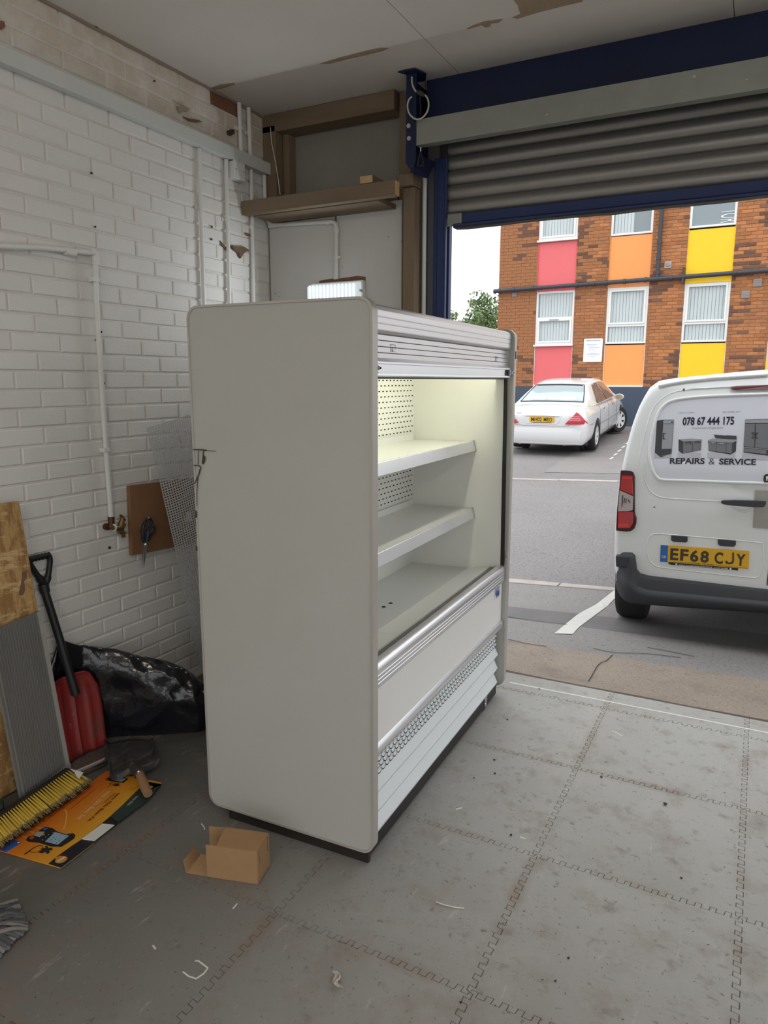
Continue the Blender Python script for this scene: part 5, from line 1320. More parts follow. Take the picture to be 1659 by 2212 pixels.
obj('back_wall', MB().grid([[p for p in G_[-1]], [p+Vector((.004, -.006, -.018 if p.z > .03 else -.006)) for p in G_[-1]]]), m_iron, cs, smooth=60)
obj('socket', MB().tube([HS(790, 840, .046), HS(870, 950, .056), HS(945, 1035, .054)], [.012, .022, .0225], 14), m_iron, cs, smooth=60)
obj('rivet', MB().cyl(HS(915, 985, .066), HS(915, 985, .069), .004, 8), m_steel, cs)
obj('wooden_handle', MB().tube([HS(935, 1030, .053), HS(1000, 1190, .046), HS(1060, 1330, .040), HS(1105, 1430, .034)], [.0165, .0185, .0185, .017], 16), M('worn_wood_handle', (.30, .17, .085), .65, var=.5, vscale=12, col2=(.20, .11, .055), stretch=(1, .3, 1)), cs, smooth=50)

# plastic mesh strip leaning behind the cabinet
m_mesh = M('white_plastic_mesh', (.60, .60, .60), .4)
mt0 = PX(318, 925, -1.365); mt1 = PX(430, 1440, -1.40)
dnm = (mt1-mt0); Lm = dnm.length; dnm.normalize(); wx = Vector((.14, 1, -.02)); wx = (wx-dnm*wx.dot(dnm)).normalized()
ms = thing('mesh_strip', 'white plastic mesh strip leaning on the bricks behind the tall cabinet', 'mesh', tuple(mt1))
for li, (Wm, off, o_, nm) in enumerate(((.245, 0, Vector((0, 0, 0)), 'left'), (.24, .05, Vector((.03, .235, -.035)), 'right'))):
    mb = MB(); nC = int(Wm/.0132); nR = int((Lm-off)/.0132); nrm = wx.cross(dnm)
    if nrm.x < 0: nrm = -nrm
    def mp(u, v):
        tw = .018*math.sin(v*2.2+u*3)+.012*math.sin(u*14+li)
        return mt0+o_+wx*u+dnm*v+nrm*tw
    for c in range(nC+1):
        u = Wm*c/nC; pts = [mp(u, (Lm-off)*k/14) for k in range(15)]
        for a, b in zip(pts, pts[1:]): mb.beam(a, b, .0046, .0022, nrm)
    for r in range(nR+1):
        v = (Lm-off)*r/nR; pts = [mp(Wm*k/5, v) for k in range(6)]
        for a, b in zip(pts, pts[1:]): mb.beam(a, b, .0046, .0020, nrm)
    o = obj('mesh_sheet', mb, m_mesh, ms); o['kind'] = 'stuff'

# grey mop head at the left edge
m_mop = M('grey_cotton_strand', (.115, .115, .12), .95, rnd=.25); m_mop2 = M('pale_cotton_strand', (.22, .21, .19), .95, rnd=.15)
mp_ = thing('mop_head', 'grey string mop head on the floor at the left edge', 'mop', tuple(PZ(-20, 2010, 0)))
rng = random.Random(11); hub = PZ(-90, 2055, .03)
for k in range(64):
    t = k/63; tipx, tipy = (lerp(34, 58, min(1, t*2)), lerp(1947, 2000, min(1, t*2))) if t < .5 else (lerp(60, 2, (t-.5)*2), lerp(2003, 2062, (t-.5)*2))
    tip = PZ(tipx+rng.uniform(-6, 3), tipy+rng.uniform(-5, 5), .008); s = hub+Vector((rng.uniform(-.02, .02), rng.uniform(-.03, .03), rng.uniform(-.01, .02)))
    mid = lerp(s, tip, .55)+Vector((rng.uniform(-.012, .012), rng.uniform(-.012, .012), rng.uniform(.0, .035)))
    obj('strand', MB().tube(smooth_path([s, mid, lerp(mid, tip, .6)+Vector((0, 0, .006)), tip], 3), .0062, 6), m_mop if rng.random() < .75 else m_mop2, mp_, smooth=60)

# small open cardboard box
bx = thing('cardboard_box', 'small brown cardboard box lying on its side at the foot of the cabinet', 'box', tuple(PZ(515, 1890, 0)))
m_cb = M('brown_cardboard', (.36, .215, .105), .8, var=.2, vscale=18, rnd=.03); m_cbi = M('cardboard_inner', (.44, .275, .145), .8)
A0 = PZ(447, 1898, 0); A0 = PZ(448, 1893, .002); B0 = PZ(557, 1910, .002); C0 = PZ(582, 1868, .002)
D0 = A0+(C0-B0); hb = PY(557, 1842, B0.y).z
Up = Vector((0, 0, hb)); th_ = Vector((0, 0, .002))
qz = lambda p: Vector((p.x, p.y, 0))
dirL = (A0-B0); dirL.z = 0; dirW = (C0-B0); dirW.z = 0
def wallq(name, a, b, h0, h1, mat, t=.0016):
    n = (b-a).cross(Vector((0, 0, 1))).normalized()*t
    return obj(name, MB().prism([a+h0*0, b+h0*0, b+h1, a+h1], n), mat, bx)
wallq('front_side', A0, B0, Up*0, Up, m_cb); wallq('rear_side', D0-dirL*.0, C0, Up*0, Up, m_cb); wallq('end_panel', B0, C0, Up*0, Up, m_cb)
top_l = A0+Up+(B0-A0)*.23
obj('top_panel', MB().prism([A0+Up+(B0-A0)*.21, B0+Up, C0+Up, D0+Up+(C0-D0)*.12], (0, 0, .0016)), m_cb, bx)
obj('bottom_panel', MB().prism([A0+dirL*.42, B0, C0, D0+dirL*.42], (0, 0, .0015)), m_cbi, bx)
f0 = A0+dirL*.42; f1 = D0+dirL*.42
obj('bottom_tuck', MB().prism([f0, f1, lerp(f1, f0, .08)+dirL.normalized()*.012+Vector((0, 0, .035)), lerp(f0, f1, .12)+dirL.normalized()*.016+Vector((0, 0, .035))], dirL.normalized()*.0015), m_cb, bx)
obj('side_flap', MB().prism([A0, A0+Up, A0+Up*.98+dirL*.0+Vector((0, 0, 0)), A0], (0, 0, 0)) if False else MB().prism([D0+Up*.02, D0+Up*.98, D0+Up*.96+dirL*.22, D0+Up*.10+dirL*.22], dirW.normalized()*.0015), m_cb, bx)
for a, b in ((.12, .34), (.88, .66)):
    p = lerp(B0, C0, a)+Up*.98; q = lerp(B0, C0, a+(.06 if a < .5 else -.06))+Up*.55
    obj('tuck_slit', MB().beam(p+Vector((.0016, -.0003, 0)), q+Vector((.0016, -.0003, 0)), .0016, .0016), m_crack, bx)

# litter on the mats
pb = PZ(727, 2128, .004); mb = MB(); rng = random.Random(2)
Gp = []
for i in range(9):
    Gp.append([])
    for j in range(6):
        u, v = i/8, j/5; c = PZ(lerp(722, 733, u)+12*(v-.5)+6*math.sin(u*7), lerp(2104, 2138, u)+3*math.sin(v*9), 0)
        Gp[-1].append(c+Vector((0, 0, .004+.014*abs(rnd_noise((u*4, v*4, .5)))+.004*rng.random())))
tag(obj('paper_scrap', mb.grid(Gp), M('dirty_tissue', (.50, .45, .38), .9), smooth=30), 'crumpled dirty paper scrap on the mats at the bottom', 'paper')
tag(obj('thread', MB().tube(smooth_path([PZ(x, y, .003) for x, y in ((942, 1948), (955, 1953), (970, 1957), (985, 1960), (1003, 1962))], 3), .0016, 6), mk), 'thin white thread lying on the mats right of the cabinet', 'thread')

CL = ['black crumb on the mats, upper of two below the louvred front of the cabinet', 'black crumb on the mats nearest the far castor of the cabinet', 'black crumb on the mats, lower of two below the louvred front of the cabinet', 'black crumb sitting on a jigsaw seam of the mats right of the cabinet', 'black crumb on the dark smudge of the mat right of the cabinet', 'large brown crumb, the biggest crumb, alone on the right mats', 'black crumb alone on the mat below the big brown crumb', 'black crumb on the mats left of the lowest thread-like scratch at bottom right', 'small black crumb close to the plinth of the cabinet, right of it', 'black crumb on the bottom mats, upper right of the lowest crumb', 'black crumb lowest of all on the bottom mats', 'black crumb nearest the doorway threshold by the white line']
for k, (x, y, r) in enumerate([(1068, 1641, .009), (1096, 1554, .009), (1069, 1670, .009), (1299, 1678, .009), (1104, 1803, .008), (1437, 1736, .014), (1472, 1896, .007), (1228, 2069, .007), (1024, 1680, .006), (1200, 2118, .006), (995, 2165, .006), (1165, 1488, .008)]):
    r *= .62; c = PZ(x, y, r*.6); mb = MB(); rng = random.Random(k); rings = []
    for i in range(4):
        a = math.pi*i/3; rings.append([c+Vector((r*math.sin(a)*rng.uniform(.6, 1.2)*math.cos(b), r*math.sin(a)*rng.uniform(.5, 1.1)*math.sin(b), -r*.6*math.cos(a))) for b in [j*math.pi/3 for j in range(6)]])
    o = obj('crumb', mb.rings(rings), m_gasket if k != 5 else M('brown_crumb', (.08, .04, .025), .8))
    tag(o, CL[k], 'crumb', 'crumbs on the mats')

# ================================================================== WHITE PANEL VAN
m_vanw = M('white_van_paint', (.74, .76, .755), .25, coat=.4, var=.08, vscale=3, col2=(.66, .67, .66))
m_bump = M('dark_grey_bumper_plastic', (.035, .037, .044), .55, var=.2, vscale=8, bump=.05, bscale=250)
m_tyre = M('tyre_rubber', (.018, .018, .019), .8)
m_ltred = M('tail_light_red', (.42, .012, .015), .15, spec=.7, coat=.5); m_ltdark = M('tail_light_dark_rim', (.05, .008, .012), .2)
m_ltred2 = M('tail_light_bright_red', (.62, .03, .03), .15, coat=.5); m_ltclr = M('tail_light_clear', (.42, .36, .34), .15, spec=.7, coat=.4)
m_wrap = M('lilac_white_vinyl', (.66, .675, .74), .3, coat=.2)
m_plate = M('yellow_number_plate', (.72, .40, .012), .35); m_pblue = M('plate_blue_band', (.015, .12, .42), .35)
m_navyink = M('navy_black_lettering', (.012, .015, .035), .4); m_chromev = m_chrome
VCX = 1.305; VG = -.20
yprof = [(-.3, 3.46), (.30, 3.455), (.75, 3.45), (1.05, 3.465), (1.30, 3.525), (1.55, 3.60), (1.64, 3.66), (1.75, 3.72)]
def yv(z): return interp(yprof, z)
def PV(x, y, off=0.0):
    Y = 3.46
    for _ in range(12): Y = yv(PY(x, y, Y).z)
    p = PY(x, y, Y-off); return p
van = thing('panel_van', 'white panel van with refrigeration repair lettering parked with its rear doors facing the doorway', 'van', (VCX, 5.5, VG))
# rear silhouette (left half) from roof centre down the left side
sil = [(1659, 798.5), (1600, 802.5), (1545, 808), (1463, 816), (1428, 821), (1411, 829), (1399, 845), (1381, 880), (1369, 912), (1355, 964), (1345, 1012), (1336, 1060), (1330, 1143), (1328, 1185), (1329, 1230)]
SL = [PV(*p) for p in sil]
half = [((VCX-p.x)*1.014, p.z) for p in SL]
half[0] = (0, half[0][1]+.010); half = [half[0]]+[h for h in half[1:] if h[0] > .03]
half += [(half[-1][0], .30), (half[-1][0]-.01, .20), (half[-1][0]-.05, .16), (0, .16)]
def resample(P_, n):
    d = [0]
    for a, b in zip(P_, P_[1:]): d.append(d[-1]+math.hypot(b[0]-a[0], b[1]-a[1]))
    out = []
    for k in range(n+1):
        s = d[-1]*k/n; i = max(j for j in range(len(d)) if d[j] <= s+1e-9); i = min(i, len(P_)-2); f_ = (s-d[i])/max(1e-9, d[i+1]-d[i])
        out.append((lerp(P_[i][0], P_[i+1][0], f_), lerp(P_[i][1], P_[i+1][1], f_)))
    return out
hf = resample(half, 46); ring0 = [(-w, z) for w, z in hf]+[(w, z) for w, z in hf[-2:0:-1]]
zc_ = .75
def hroof(dy): return interp([(0, 9), (2.35, 9), (2.6, 1.62), (2.9, 1.50), (3.35, 1.08), (3.55, .95), (4.15, .82), (4.30, .70), (4.38, .45)], dy)
stations = [(.0, .0), (.0, .45), (.0, .80), (.0, .93), (.002, .965), (.012, .985), (.035, .996), (.075, 1.0), (.5, 1.0), (1.2, 1.0), (2.0, 1.0), (2.45, 1.0), (2.7, 1.0), (2.95, .995), (3.3, .985), (3.6, .975), (4.0, .95), (4.2, .90), (4.33, .80), (4.38, .6)]
rings = []
for dy, s in stations:
    R_ = []
    for x, z in ring0:
        zz = zc_+(z-zc_)*s if s < 1 and dy < .2 else z
        if dy >= .2: zz = min(zz, hroof(dy)+.03*(1-(x/.95)**2))
        xx = x*s
        base = yv(zz) if dy < .2 else lerp(yv(zz), 3.46, min(1, (dy-.075)/.6))
        R_.append(Vector((VCX+xx, base+dy, zz)))
    rings.append(R_)
body = obj('body', MB().rings(rings, caps=False), m_vanw, van, smooth=40)
obj('nose', MB().poly(rings[-1]), m_vanw, van)
# rear doors: window recess moulding, plate recess, seams
def vpoly(name, px, mat, off, t=.003, parent=van, **k):
    pts = [PV(x, y, off) for x, y in px]
    return obj(name, MB().prism(pts, (0, t, 0)), mat, parent, **k)
z6 = lambda x, y: (1320+x*.20434, 790+y*.20434)
z7 = lambda x, y: (1320+x*.20434, 1000+y*.20434)
win = [z6(*p) for p in ((1990, 290), (1659, 300), (1300, 312), (1000, 325), (780, 345), (640, 372), (560, 420), (510, 480), (478, 560), (440, 700), (415, 820), (405, 920), (412, 1000), (435, 1090), (462, 1150), (500, 1190), (560, 1208), (900, 1220), (1300, 1235), (1659, 1245), (1990, 1252))]
WP = [PV(*p, .004) for p in win]
def densify(P_, m=4):
    out = []
    for a, b in zip(P_, P_[1:]): out += [lerp(a, b, k/m) for k in range(m)]
    return out+[P_[-1]]
# vinyl panel as a fan of rows so that it follows the leaning door
rows = []
for k in range(22):
    z = lerp(min(p.z for p in WP)+.004, max(p.z for p in WP)-.004, k/21)
    D_ = densify(WP, 6); xl = None
    cand_x = [p.x for p, q in zip(D_, D_[1:]) if (p.z-z)*(q.z-z) <= 0]
    xl = min(cand_x) if cand_x else rows[-1][0].x
    rows.append([Vector((lerp(xl, WP[0].x, j/14), yv(z)-.005, z)) for j in range(15)])
wrap = obj('vinyl_panel', MB().grid(rows), m_wrap, van, smooth=40)
obj('window_moulding', MB().tube(smooth_path(WP, 3), .011, 8), m_vanw, van, smooth=60)
WP2 = [PV(*z6(*p), .001) for p in ((1990, 205), (1300, 222), (1000, 235), (800, 252), (650, 285), (540, 345), (450, 440), (400, 560), (350, 750), (310, 900), (295, 1000), (290, 1100))]
obj('pressed_line', MB().tube(smooth_path([p+Vector((0, .004, 0)) for p in WP2], 3), .006, 6), m_vanw, van, smooth=60)
WP3 = [PV(*z7(*p), .001) for p in ((350, 0), (345, 80), (360, 180), (395, 270), (450, 330), (560, 370), (800, 388), (1000, 400), (1160, 408))]
obj('pressed_line', MB().tube(smooth_path([p+Vector((0, .004, 0)) for p in WP3], 3), .006, 6), m_vanw, van, smooth=60)
rec = [PV(*z7(*p), .001) for p in ((1600, 850), (1500, 835), (1000, 790), (700, 765), (500, 750), (430, 760), (395, 800), (380, 870), (382, 950), (400, 1020), (440, 1070), (520, 1105), (900, 1150), (1300, 1195), (1530, 1215), (1575, 1180), (1600, 1100), (1612, 950), (1600, 850))]
obj('plate_recess_lip', MB().tube(smooth_path([p+Vector((0, .003, 0)) for p in rec], 2), .005, 6), m_vanw, van, smooth=60)
zs_ = [.32, .7, 1.05, 1.3, 1.55]
obj('door_gap', MB().strip([Vector((VCX+.02, yv(z)-.0025, z)) for z in zs_], .006, (0, 1, 0), .002), m_gasket, van)
obj('roof_ridge', MB().tube([PV(*z6(*p), .012) for p in ((500, 215), (620, 190), (800, 160), (1100, 130), (1659, 95))], .010, 8), m_vanw, van, smooth=60)
vpoly('dent_mark', [z6(*p) for p in ((755, 258), (770, 235), (780, 250), (772, 268))], m_bump, .004)
# brake light
vpoly('high_brake_light', [z6(*p) for p in ((1800, 198), (1659, 202), (1330, 213), (1280, 220), (1262, 235), (1280, 250), (1320, 257), (1659, 247), (1800, 243))], M('dark_red_lens', (.10, .008, .018), .2), .008, .01)
# lettering on the vinyl
def vtext(body, px0, px1, h, mat, bold=0.0, shear=0.0, off=.0075):
    a, b = PV(*z6(*px0), off), PV(*z6(*px1), off); c = (a+b)/2; zc2 = c.z
    up = Vector((0, yv(zc2+.05)-yv(zc2-.05), .1)); x = b-a
    hh = abs(PV(*z6(px0[0], px0[1]-h/2)).z-PV(*z6(px0[0], px0[1]+h/2)).z)
    t = text_fit(body, x.length, hh, bold, shear); return obj('lettering', t.xf(frame(c, x, up)), mat, wrap, fixn=False)
vtext('CALL US NOW', (714, 498), (875, 494), 13, M('thin_grey_ink', (.20, .22, .28), .5)); vtext('WE WORK 24/7', (1178, 490), (1365, 484), 16, MATS['thin_grey_ink'])
vtext('078 67 444 175', (757, 588), (1302, 580), 92, m_navyink, .028)
vtext('commercial refrigeration', (852, 660), (1184, 657), 26, MATS['thin_grey_ink'], .0, .35)
vtext('REPAIRS', (622, 1006), (990, 1008), 66, m_navyink, .03); vtext('&', (1032, 1012), (1098, 1013), 66, m_navyink, -.012); vtext('SERVICE', (1142, 1013), (1532, 1018), 66, m_navyink, .03)
m_st1 = M('printed_steel_mid', (.16, .165, .18), .4); m_st2 = M('printed_steel_dark', (.045, .048, .055), .4); m_st3 = M('printed_steel_light', (.30, .31, .33), .4); m_sth = M('printed_shadow', (.47, .47, .52), .4)
def vflat(name, pts, mat, parent, off): return obj(name, MB().prism([PV(*z6(*p), off) for p in pts], (0, .0006, 0)), mat, parent)
def printed(name, lb, pieces):
    t = None
    for k, (pts, mat) in enumerate(pieces):
        o = vflat(name if k == 0 else 'printed_detail', pts, mat, wrap if t is None else wrap, .0070+.0006*k)
        t = t or o
R4 = lambda x0, y0, x1, y1, s=0: [(x0, y0), (x1, y0+s), (x1, y1+s), (x0, y1)]
printed('printed_tall_fridge', '', [([(455, 915), (640, 920), (640, 975), (455, 975)], m_sth), ([(484, 580), (552, 570), (552, 962), (525, 968), (462, 918)], m_st2), ([(552, 570), (666, 570), (640, 930), (530, 962)], m_st1), ([(552, 577), (662, 577), (660, 612), (552, 612)], m_st3), ([(635, 590), (655, 590), (655, 606), (635, 606)], m_st2), ([(552, 617), (658, 617), (640, 878), (535, 880)], m_st3), ([(548, 712), (574, 712), (574, 722), (560, 722), (560, 770), (574, 770), (574, 778), (546, 778)], m_st2), ([(530, 885), (636, 880), (632, 925), (528, 950)], m_st2)])
printed('printed_counter', '', [([(705, 920), (950, 920), (950, 975), (705, 975)], m_sth), ([(714, 780), (860, 800), (955, 790), (950, 890), (755, 930), (714, 900)], m_st2), ([(762, 800), (858, 805), (858, 905), (762, 925)], m_st1), ([(865, 803), (950, 795), (948, 888), (865, 905)], m_st1), ([(714, 778), (840, 770), (965, 778), (962, 792), (760, 800)], m_st3), ([(788, 808), (845, 808), (845, 830), (838, 830), (838, 816), (796, 816), (796, 830), (788, 830)], m_st2), ([(888, 803), (942, 801), (942, 822), (935, 822), (935, 810), (896, 811), (896, 824), (888, 824)], m_st2)])
printed('printed_prep_table', '', [([(1020, 920), (1310, 920), (1310, 975), (1020, 975)], m_sth), ([(1025, 790), (1325, 795), (1320, 905), (1265, 940), (1035, 900)], m_st2), ([(1030, 800), (1112, 805), (1110, 905), (1030, 895)], m_st1), ([(1116, 805), (1215, 812), (1212, 920), (1114, 906)], m_st1), ([(1220, 815), (1280, 820), (1276, 930), (1218, 920)], m_st1), ([(1025, 788), (1070, 770), (1325, 778), (1328, 795), (1285, 815), (1040, 800)], m_st3), ([(1085, 728), (1210, 738), (1225, 735), (1326, 742), (1328, 780), (1240, 776), (1105, 765)], m_st2), ([(1062, 808), (1100, 809), (1100, 822), (1062, 822)], m_st3), ([(1145, 812), (1192, 815), (1192, 832), (1145, 828)], m_st3)])
printed('printed_double_fridge', '', [([(1388, 930), (1750, 940), (1750, 995), (1388, 992)], m_sth), ([(1418, 570), (1720, 560), (1720, 960), (1400, 915)], m_st2), ([(1418, 575), (1720, 566), (1720, 605), (1416, 605)], m_st3), ([(1416, 612), (1520, 612), (1514, 862), (1400, 850)], m_st1), ([(1530, 612), (1720, 612), (1720, 880), (1524, 866)], m_st1), ([(1485, 705), (1512, 705), (1508, 768), (1484, 768), (1484, 758), (1500, 756), (1502, 716), (1485, 716)], m_st2), ([(1528, 706), (1556, 708), (1556, 718), (1540, 718), (1538, 760), (1550, 762), (1550, 772), (1524, 770)], m_st2), ([(1400, 858), (1720, 888), (1720, 895), (1400, 866)], m_st3), ([(1402, 872), (1640, 892), (1640, 935), (1402, 908)], m_st1)])
# lock, handle, tape patch, plate lamps, plate
vpoly('door_lock', [z7(*p) for p in ((1615, 140), (1630, 122), (1659, 118), (1690, 122), (1690, 215), (1640, 218), (1618, 205), (1612, 175))], m_black, .012, .01)
vpoly('lock_barrel', [z7(*p) for p in ((1636, 145), (1655, 140), (1668, 150), (1655, 165), (1652, 190), (1640, 190), (1640, 165))], m_steel, .014, .003)
obj('tape_patch', MB().grid([[PV(*z7(lerp(lerp(1522, 1498, t), 1760, s), lerp(lerp(288, 684, t), lerp(300, 704, t), s)), .004) for s in (0, .25, .5, .75, 1)] for t in [i/8 for i in range(9)]]), M('grey_beige_tape', (.33, .32, .285), .3, coat=.2), van)
hc = [PV(*z7(*p), .001) for p in ((1395, 425),)][0]
scp = [(hc.x+.058*math.cos(a), 0, hc.z+.040*math.sin(a)) for a in [i*math.pi/12 for i in range(24)]]
obj('handle_cup', MB().prism([(x, yv(z)-.0015, z) for x, y, z in scp], (0, .001, 0)), m_vanw, van)
scp = [(hc.x+.050*math.cos(a), hc.z-.006+.026*math.sin(a)-.02) for a in [math.pi+i*math.pi/12 for i in range(13)]]
obj('handle_cup_lip', MB().tube([(x, yv(z)-.004, z) for x, z in scp], .006, 8), m_vanw, van, smooth=60)
vpoly('door_handle', [z7(*p) for p in ((1160, 408), (1180, 398), (1300, 395), (1500, 400), (1640, 408), (1640, 425), (1625, 458), (1610, 468), (1520, 470), (1280, 452), (1190, 440), (1165, 428))], m_bump, .035, .02, bevel=.004)
for pp in (((636, 768), (808, 782), (808, 830), (790, 842), (660, 835), (634, 818)), ((1128, 808), (1320, 824), (1318, 870), (1296, 888), (1150, 878), (1128, 858))): vpoly('plate_lamp', [z7(*p) for p in pp], m_bump, .012, .012, bevel=.003)
pl_ = vpoly('number_plate', [z7(*p) for p in ((524, 868), (1462, 934), (1452, 1122), (518, 1042))], m_plate, .008, .005)
vflat7 = lambda name, pts, mat, off: obj(name, MB().prism([PV(*z7(*p), off) for p in pts], (0, .0008, 0)), mat, pl_)
vflat7('blue_band', ((526, 868), (603, 873), (596, 1050), (518, 1044)), m_pblue, .0092)
def ptext(body, px0, px1, h, mat, bold=.02, off=.0098, par=None):
    a, b = PV(*z7(*px0), off), PV(*z7(*px1), off); c = (a+b)/2; x = b-a
    hh = abs(PV(*z7(px0[0], px0[1]-h/2)).z-PV(*z7(px0[0], px0[1]+h/2)).z)
    return obj('lettering', text_fit(body, x.length, hh, bold).xf(frame(c, x, (0, 0, 1))), mat, par or pl_, fixn=False)
m_pk = M('plate_black', (.035, .030, .022), .5)
def jglyph(x0, x1, yt, yb):
    w = x1-x0; h = yb-yt; P_ = [(x1-.20*w, yt), (x1, yt), (x1, yt+.68*h), (x1-.06*w, yt+.86*h), (x1-.20*w, yt+.96*h), (x0+.42*w, yb), (x0+.20*w, yt+.97*h), (x0+.04*w, yt+.87*h), (x0, yt+.72*h), (x0+.20*w, yt+.68*h), (x0+.26*w, yt+.80*h), (x0+.42*w, yt+.855*h), (x0+.60*w, yt+.83*h), (x1-.24*w, yt+.76*h), (x1-.20*w, yt+.66*h)]
    obj('lettering', MB().prism([PV(*z7(*p), .0098) for p in P_], (0, .0004, 0)), m_pk, pl_)
jglyph(1206, 1300, 947, 1072)
for ch, xa_, xb2 in (('E', 626, 712), ('F', 732, 818), ('6', 836, 925), ('8', 944, 1034), ('C', 1094, 1184), ('Y', 1322, 1420)):
    yc = lambda x: 962+(x-626)*.0855
    ptext(ch, (xa_, yc(xa_)), (xb2, yc(xb2)), 124, m_pk, .03)
ptext('GB', (534, 990), (582, 993), 28, M('plate_gold', (.6, .5, .25), .4)); ptext('TOOMEY VAUXHALL', (848, 1060), (1098, 1078), 15, m_pk, .01)
vflat7('plate_line', ((604, 1050), (848, 1056), (848, 1059), (604, 1053)), m_pk, .0095); vflat7('plate_line', ((1110, 1080), (1440, 1112), (1440, 1115), (1110, 1083)), m_pk, .0095)
hd = vpoly('plate_holder', [z7(*p) for p in ((605, 1052), (1345, 1112), (1340, 1138), (1290, 1132), (640, 1078), (610, 1070))], m_black, .007, .004)
ptext('WWW.TOOMEYBASILDON.CO.UK', (712, 1080), (1072, 1104), 13, m_wht, .01, .0085, hd); ptext('01268 544988', (1090, 1108), (1235, 1118), 11, m_wht, .01, .0085, hd)
for p in ((690, 1070), (1263, 1120)):
    q = PV(*z7(*p), .0125); obj('plate_screw', MB().cyl(q, q-Vector((0, .002, 0)), .006, 12), m_wht, hd)
vpoly('paint_chip', [z7(*p) for p in ((448, 465), (468, 460), (465, 470), (450, 474))], m_bump, .0015, .001)
# tail light, wrapped on the corner
tl = vpoly('tail_light', [z7(*p) for p in ((100, 78), (205, 85), (238, 105), (250, 150), (250, 500), (253, 540), (268, 580), (266, 640), (245, 695), (210, 722), (160, 728), (50, 718), (60, 500), (85, 260))], m_ltdark, .014, .05, bevel=.006)
def lens(name, px, mat): return obj(name, MB().prism([PV(*z7(*p), .019) for p in px], (0, .006, 0)), mat, tl, bevel=.002)
lens('red_lens', ((112, 130), (225, 140), (232, 340), (205, 330), (95, 285)), m_ltred)
lens('clear_lens', ((90, 292), (205, 340), (234, 352), (228, 500), (180, 512), (70, 515), (78, 440)), m_ltclr)
lens('red_lens', ((70, 520), (232, 515), (238, 590), (230, 640), (200, 690), (75, 690)), m_ltred)
obj('bright_lens', MB().prism([PV(*z7(*p), .021) for p in ((72, 640), (185, 640), (190, 682), (72, 682))], (0, .003, 0)), m_ltred2, tl)
obj('bright_lens', MB().prism([PV(*z7(*p), .021) for p in ((120, 145), (222, 150), (225, 175), (118, 170))], (0, .003, 0)), m_ltred2, tl)
for px_l in (((118, 340), (128, 343), (120, 450), (108, 468)), ((140, 372), (150, 372), (140, 420), (132, 420)), ((158, 378), (166, 378), (158, 425), (150, 425)), ((180, 390), (190, 385), (200, 420), (190, 420))): obj('bulb_detail', MB().prism([PV(*z7(*p), .021) for p in px_l], (0, .002, 0)), m_bump, tl)
# mirrored tail light and the right half of the bumper are out of the picture but belong to the van
mir = [Vector((2*VCX-p.x, p.y, p.z)) for p in [PV(*z7(*q), .014) for q in ((100, 78), (250, 150), (268, 600), (210, 722), (50, 718))]]
obj('tail_light', MB().prism(mir, (0, .05, 0)), m_ltred, van)
# bumper: swept section from the left corner across the tail
bt_l = [z7(*p) for p in ((40, 905), (60, 915), (150, 930), (225, 945), (255, 975), (265, 1040), (275, 1120), (310, 1165), (400, 1190), (700, 1225), (1000, 1260), (1300, 1295), (1659, 1335))]
bl_l = [z7(*p) for p in ((45, 1260), (60, 1330), (90, 1400), (140, 1455), (200, 1478), (240, 1484), (300, 1492), (400, 1502), (500, 1510), (800, 1532), (1000, 1545), (1300, 1565), (1659, 1592))]
G_ = []
prof_b = [(0, .0), (.04, .03), (.12, .050), (.30, .058), (.50, .062), (.62, .085), (.70, .090), (.80, .086), (.92, .070), (1, .030)]
for i, (a, b) in enumerate(zip(bt_l, bl_l)):
    A_, B_ = PV(*a), PV(*b); col_ = []
    cornr = max(0, 1-(A_.x-PV(*bt_l[0]).x)/.16)
    for t, d in prof_b:
        q = lerp(A_, B_, t); dy_ = -d*(1-.75*cornr**2)+.045*cornr**2; q = CAM+(Vector((q.x, yv(q.z), q.z))-CAM)*(1+dy_/(yv(q.z)-CAM.y)); col_.append(q)
    G_.append(col_)
xr_ = 2*VCX-PV(*bt_l[0]).x
for s in range(1, 8):
    a = G_[12]; x = lerp(a[0].x, xr_, s/7); cornr = max(0, 1-(xr_-x)/.16)
    G_.append([Vector((x, p.y+.10*cornr**2, p.z)) for p in a])
side = []
for q in G_[0]: side.append(Vector((q.x-.004, q.y+.35, q.z)))
obj('bumper', MB().grid([side]+G_), m_bump, van, smooth=45)
GB = [[Vector((p.x, p.y+.02, p.z)) for p in (c[-1], c[-2])] for c in G_]
st = [PV(*z7(*p)) for p in ((58, 965), (190, 978), (200, 1088), (62, 1085))]
obj('bumper_block', MB().prism([Vector((p.x, p.y-.045, p.z)) for p in st], (0, .06, 0)), m_bump, van, bevel=.008)
obj('underside', MB().box(VCX-.60, VCX+.60, 4.5, 7.4, .0, .17), m_tyre, van)
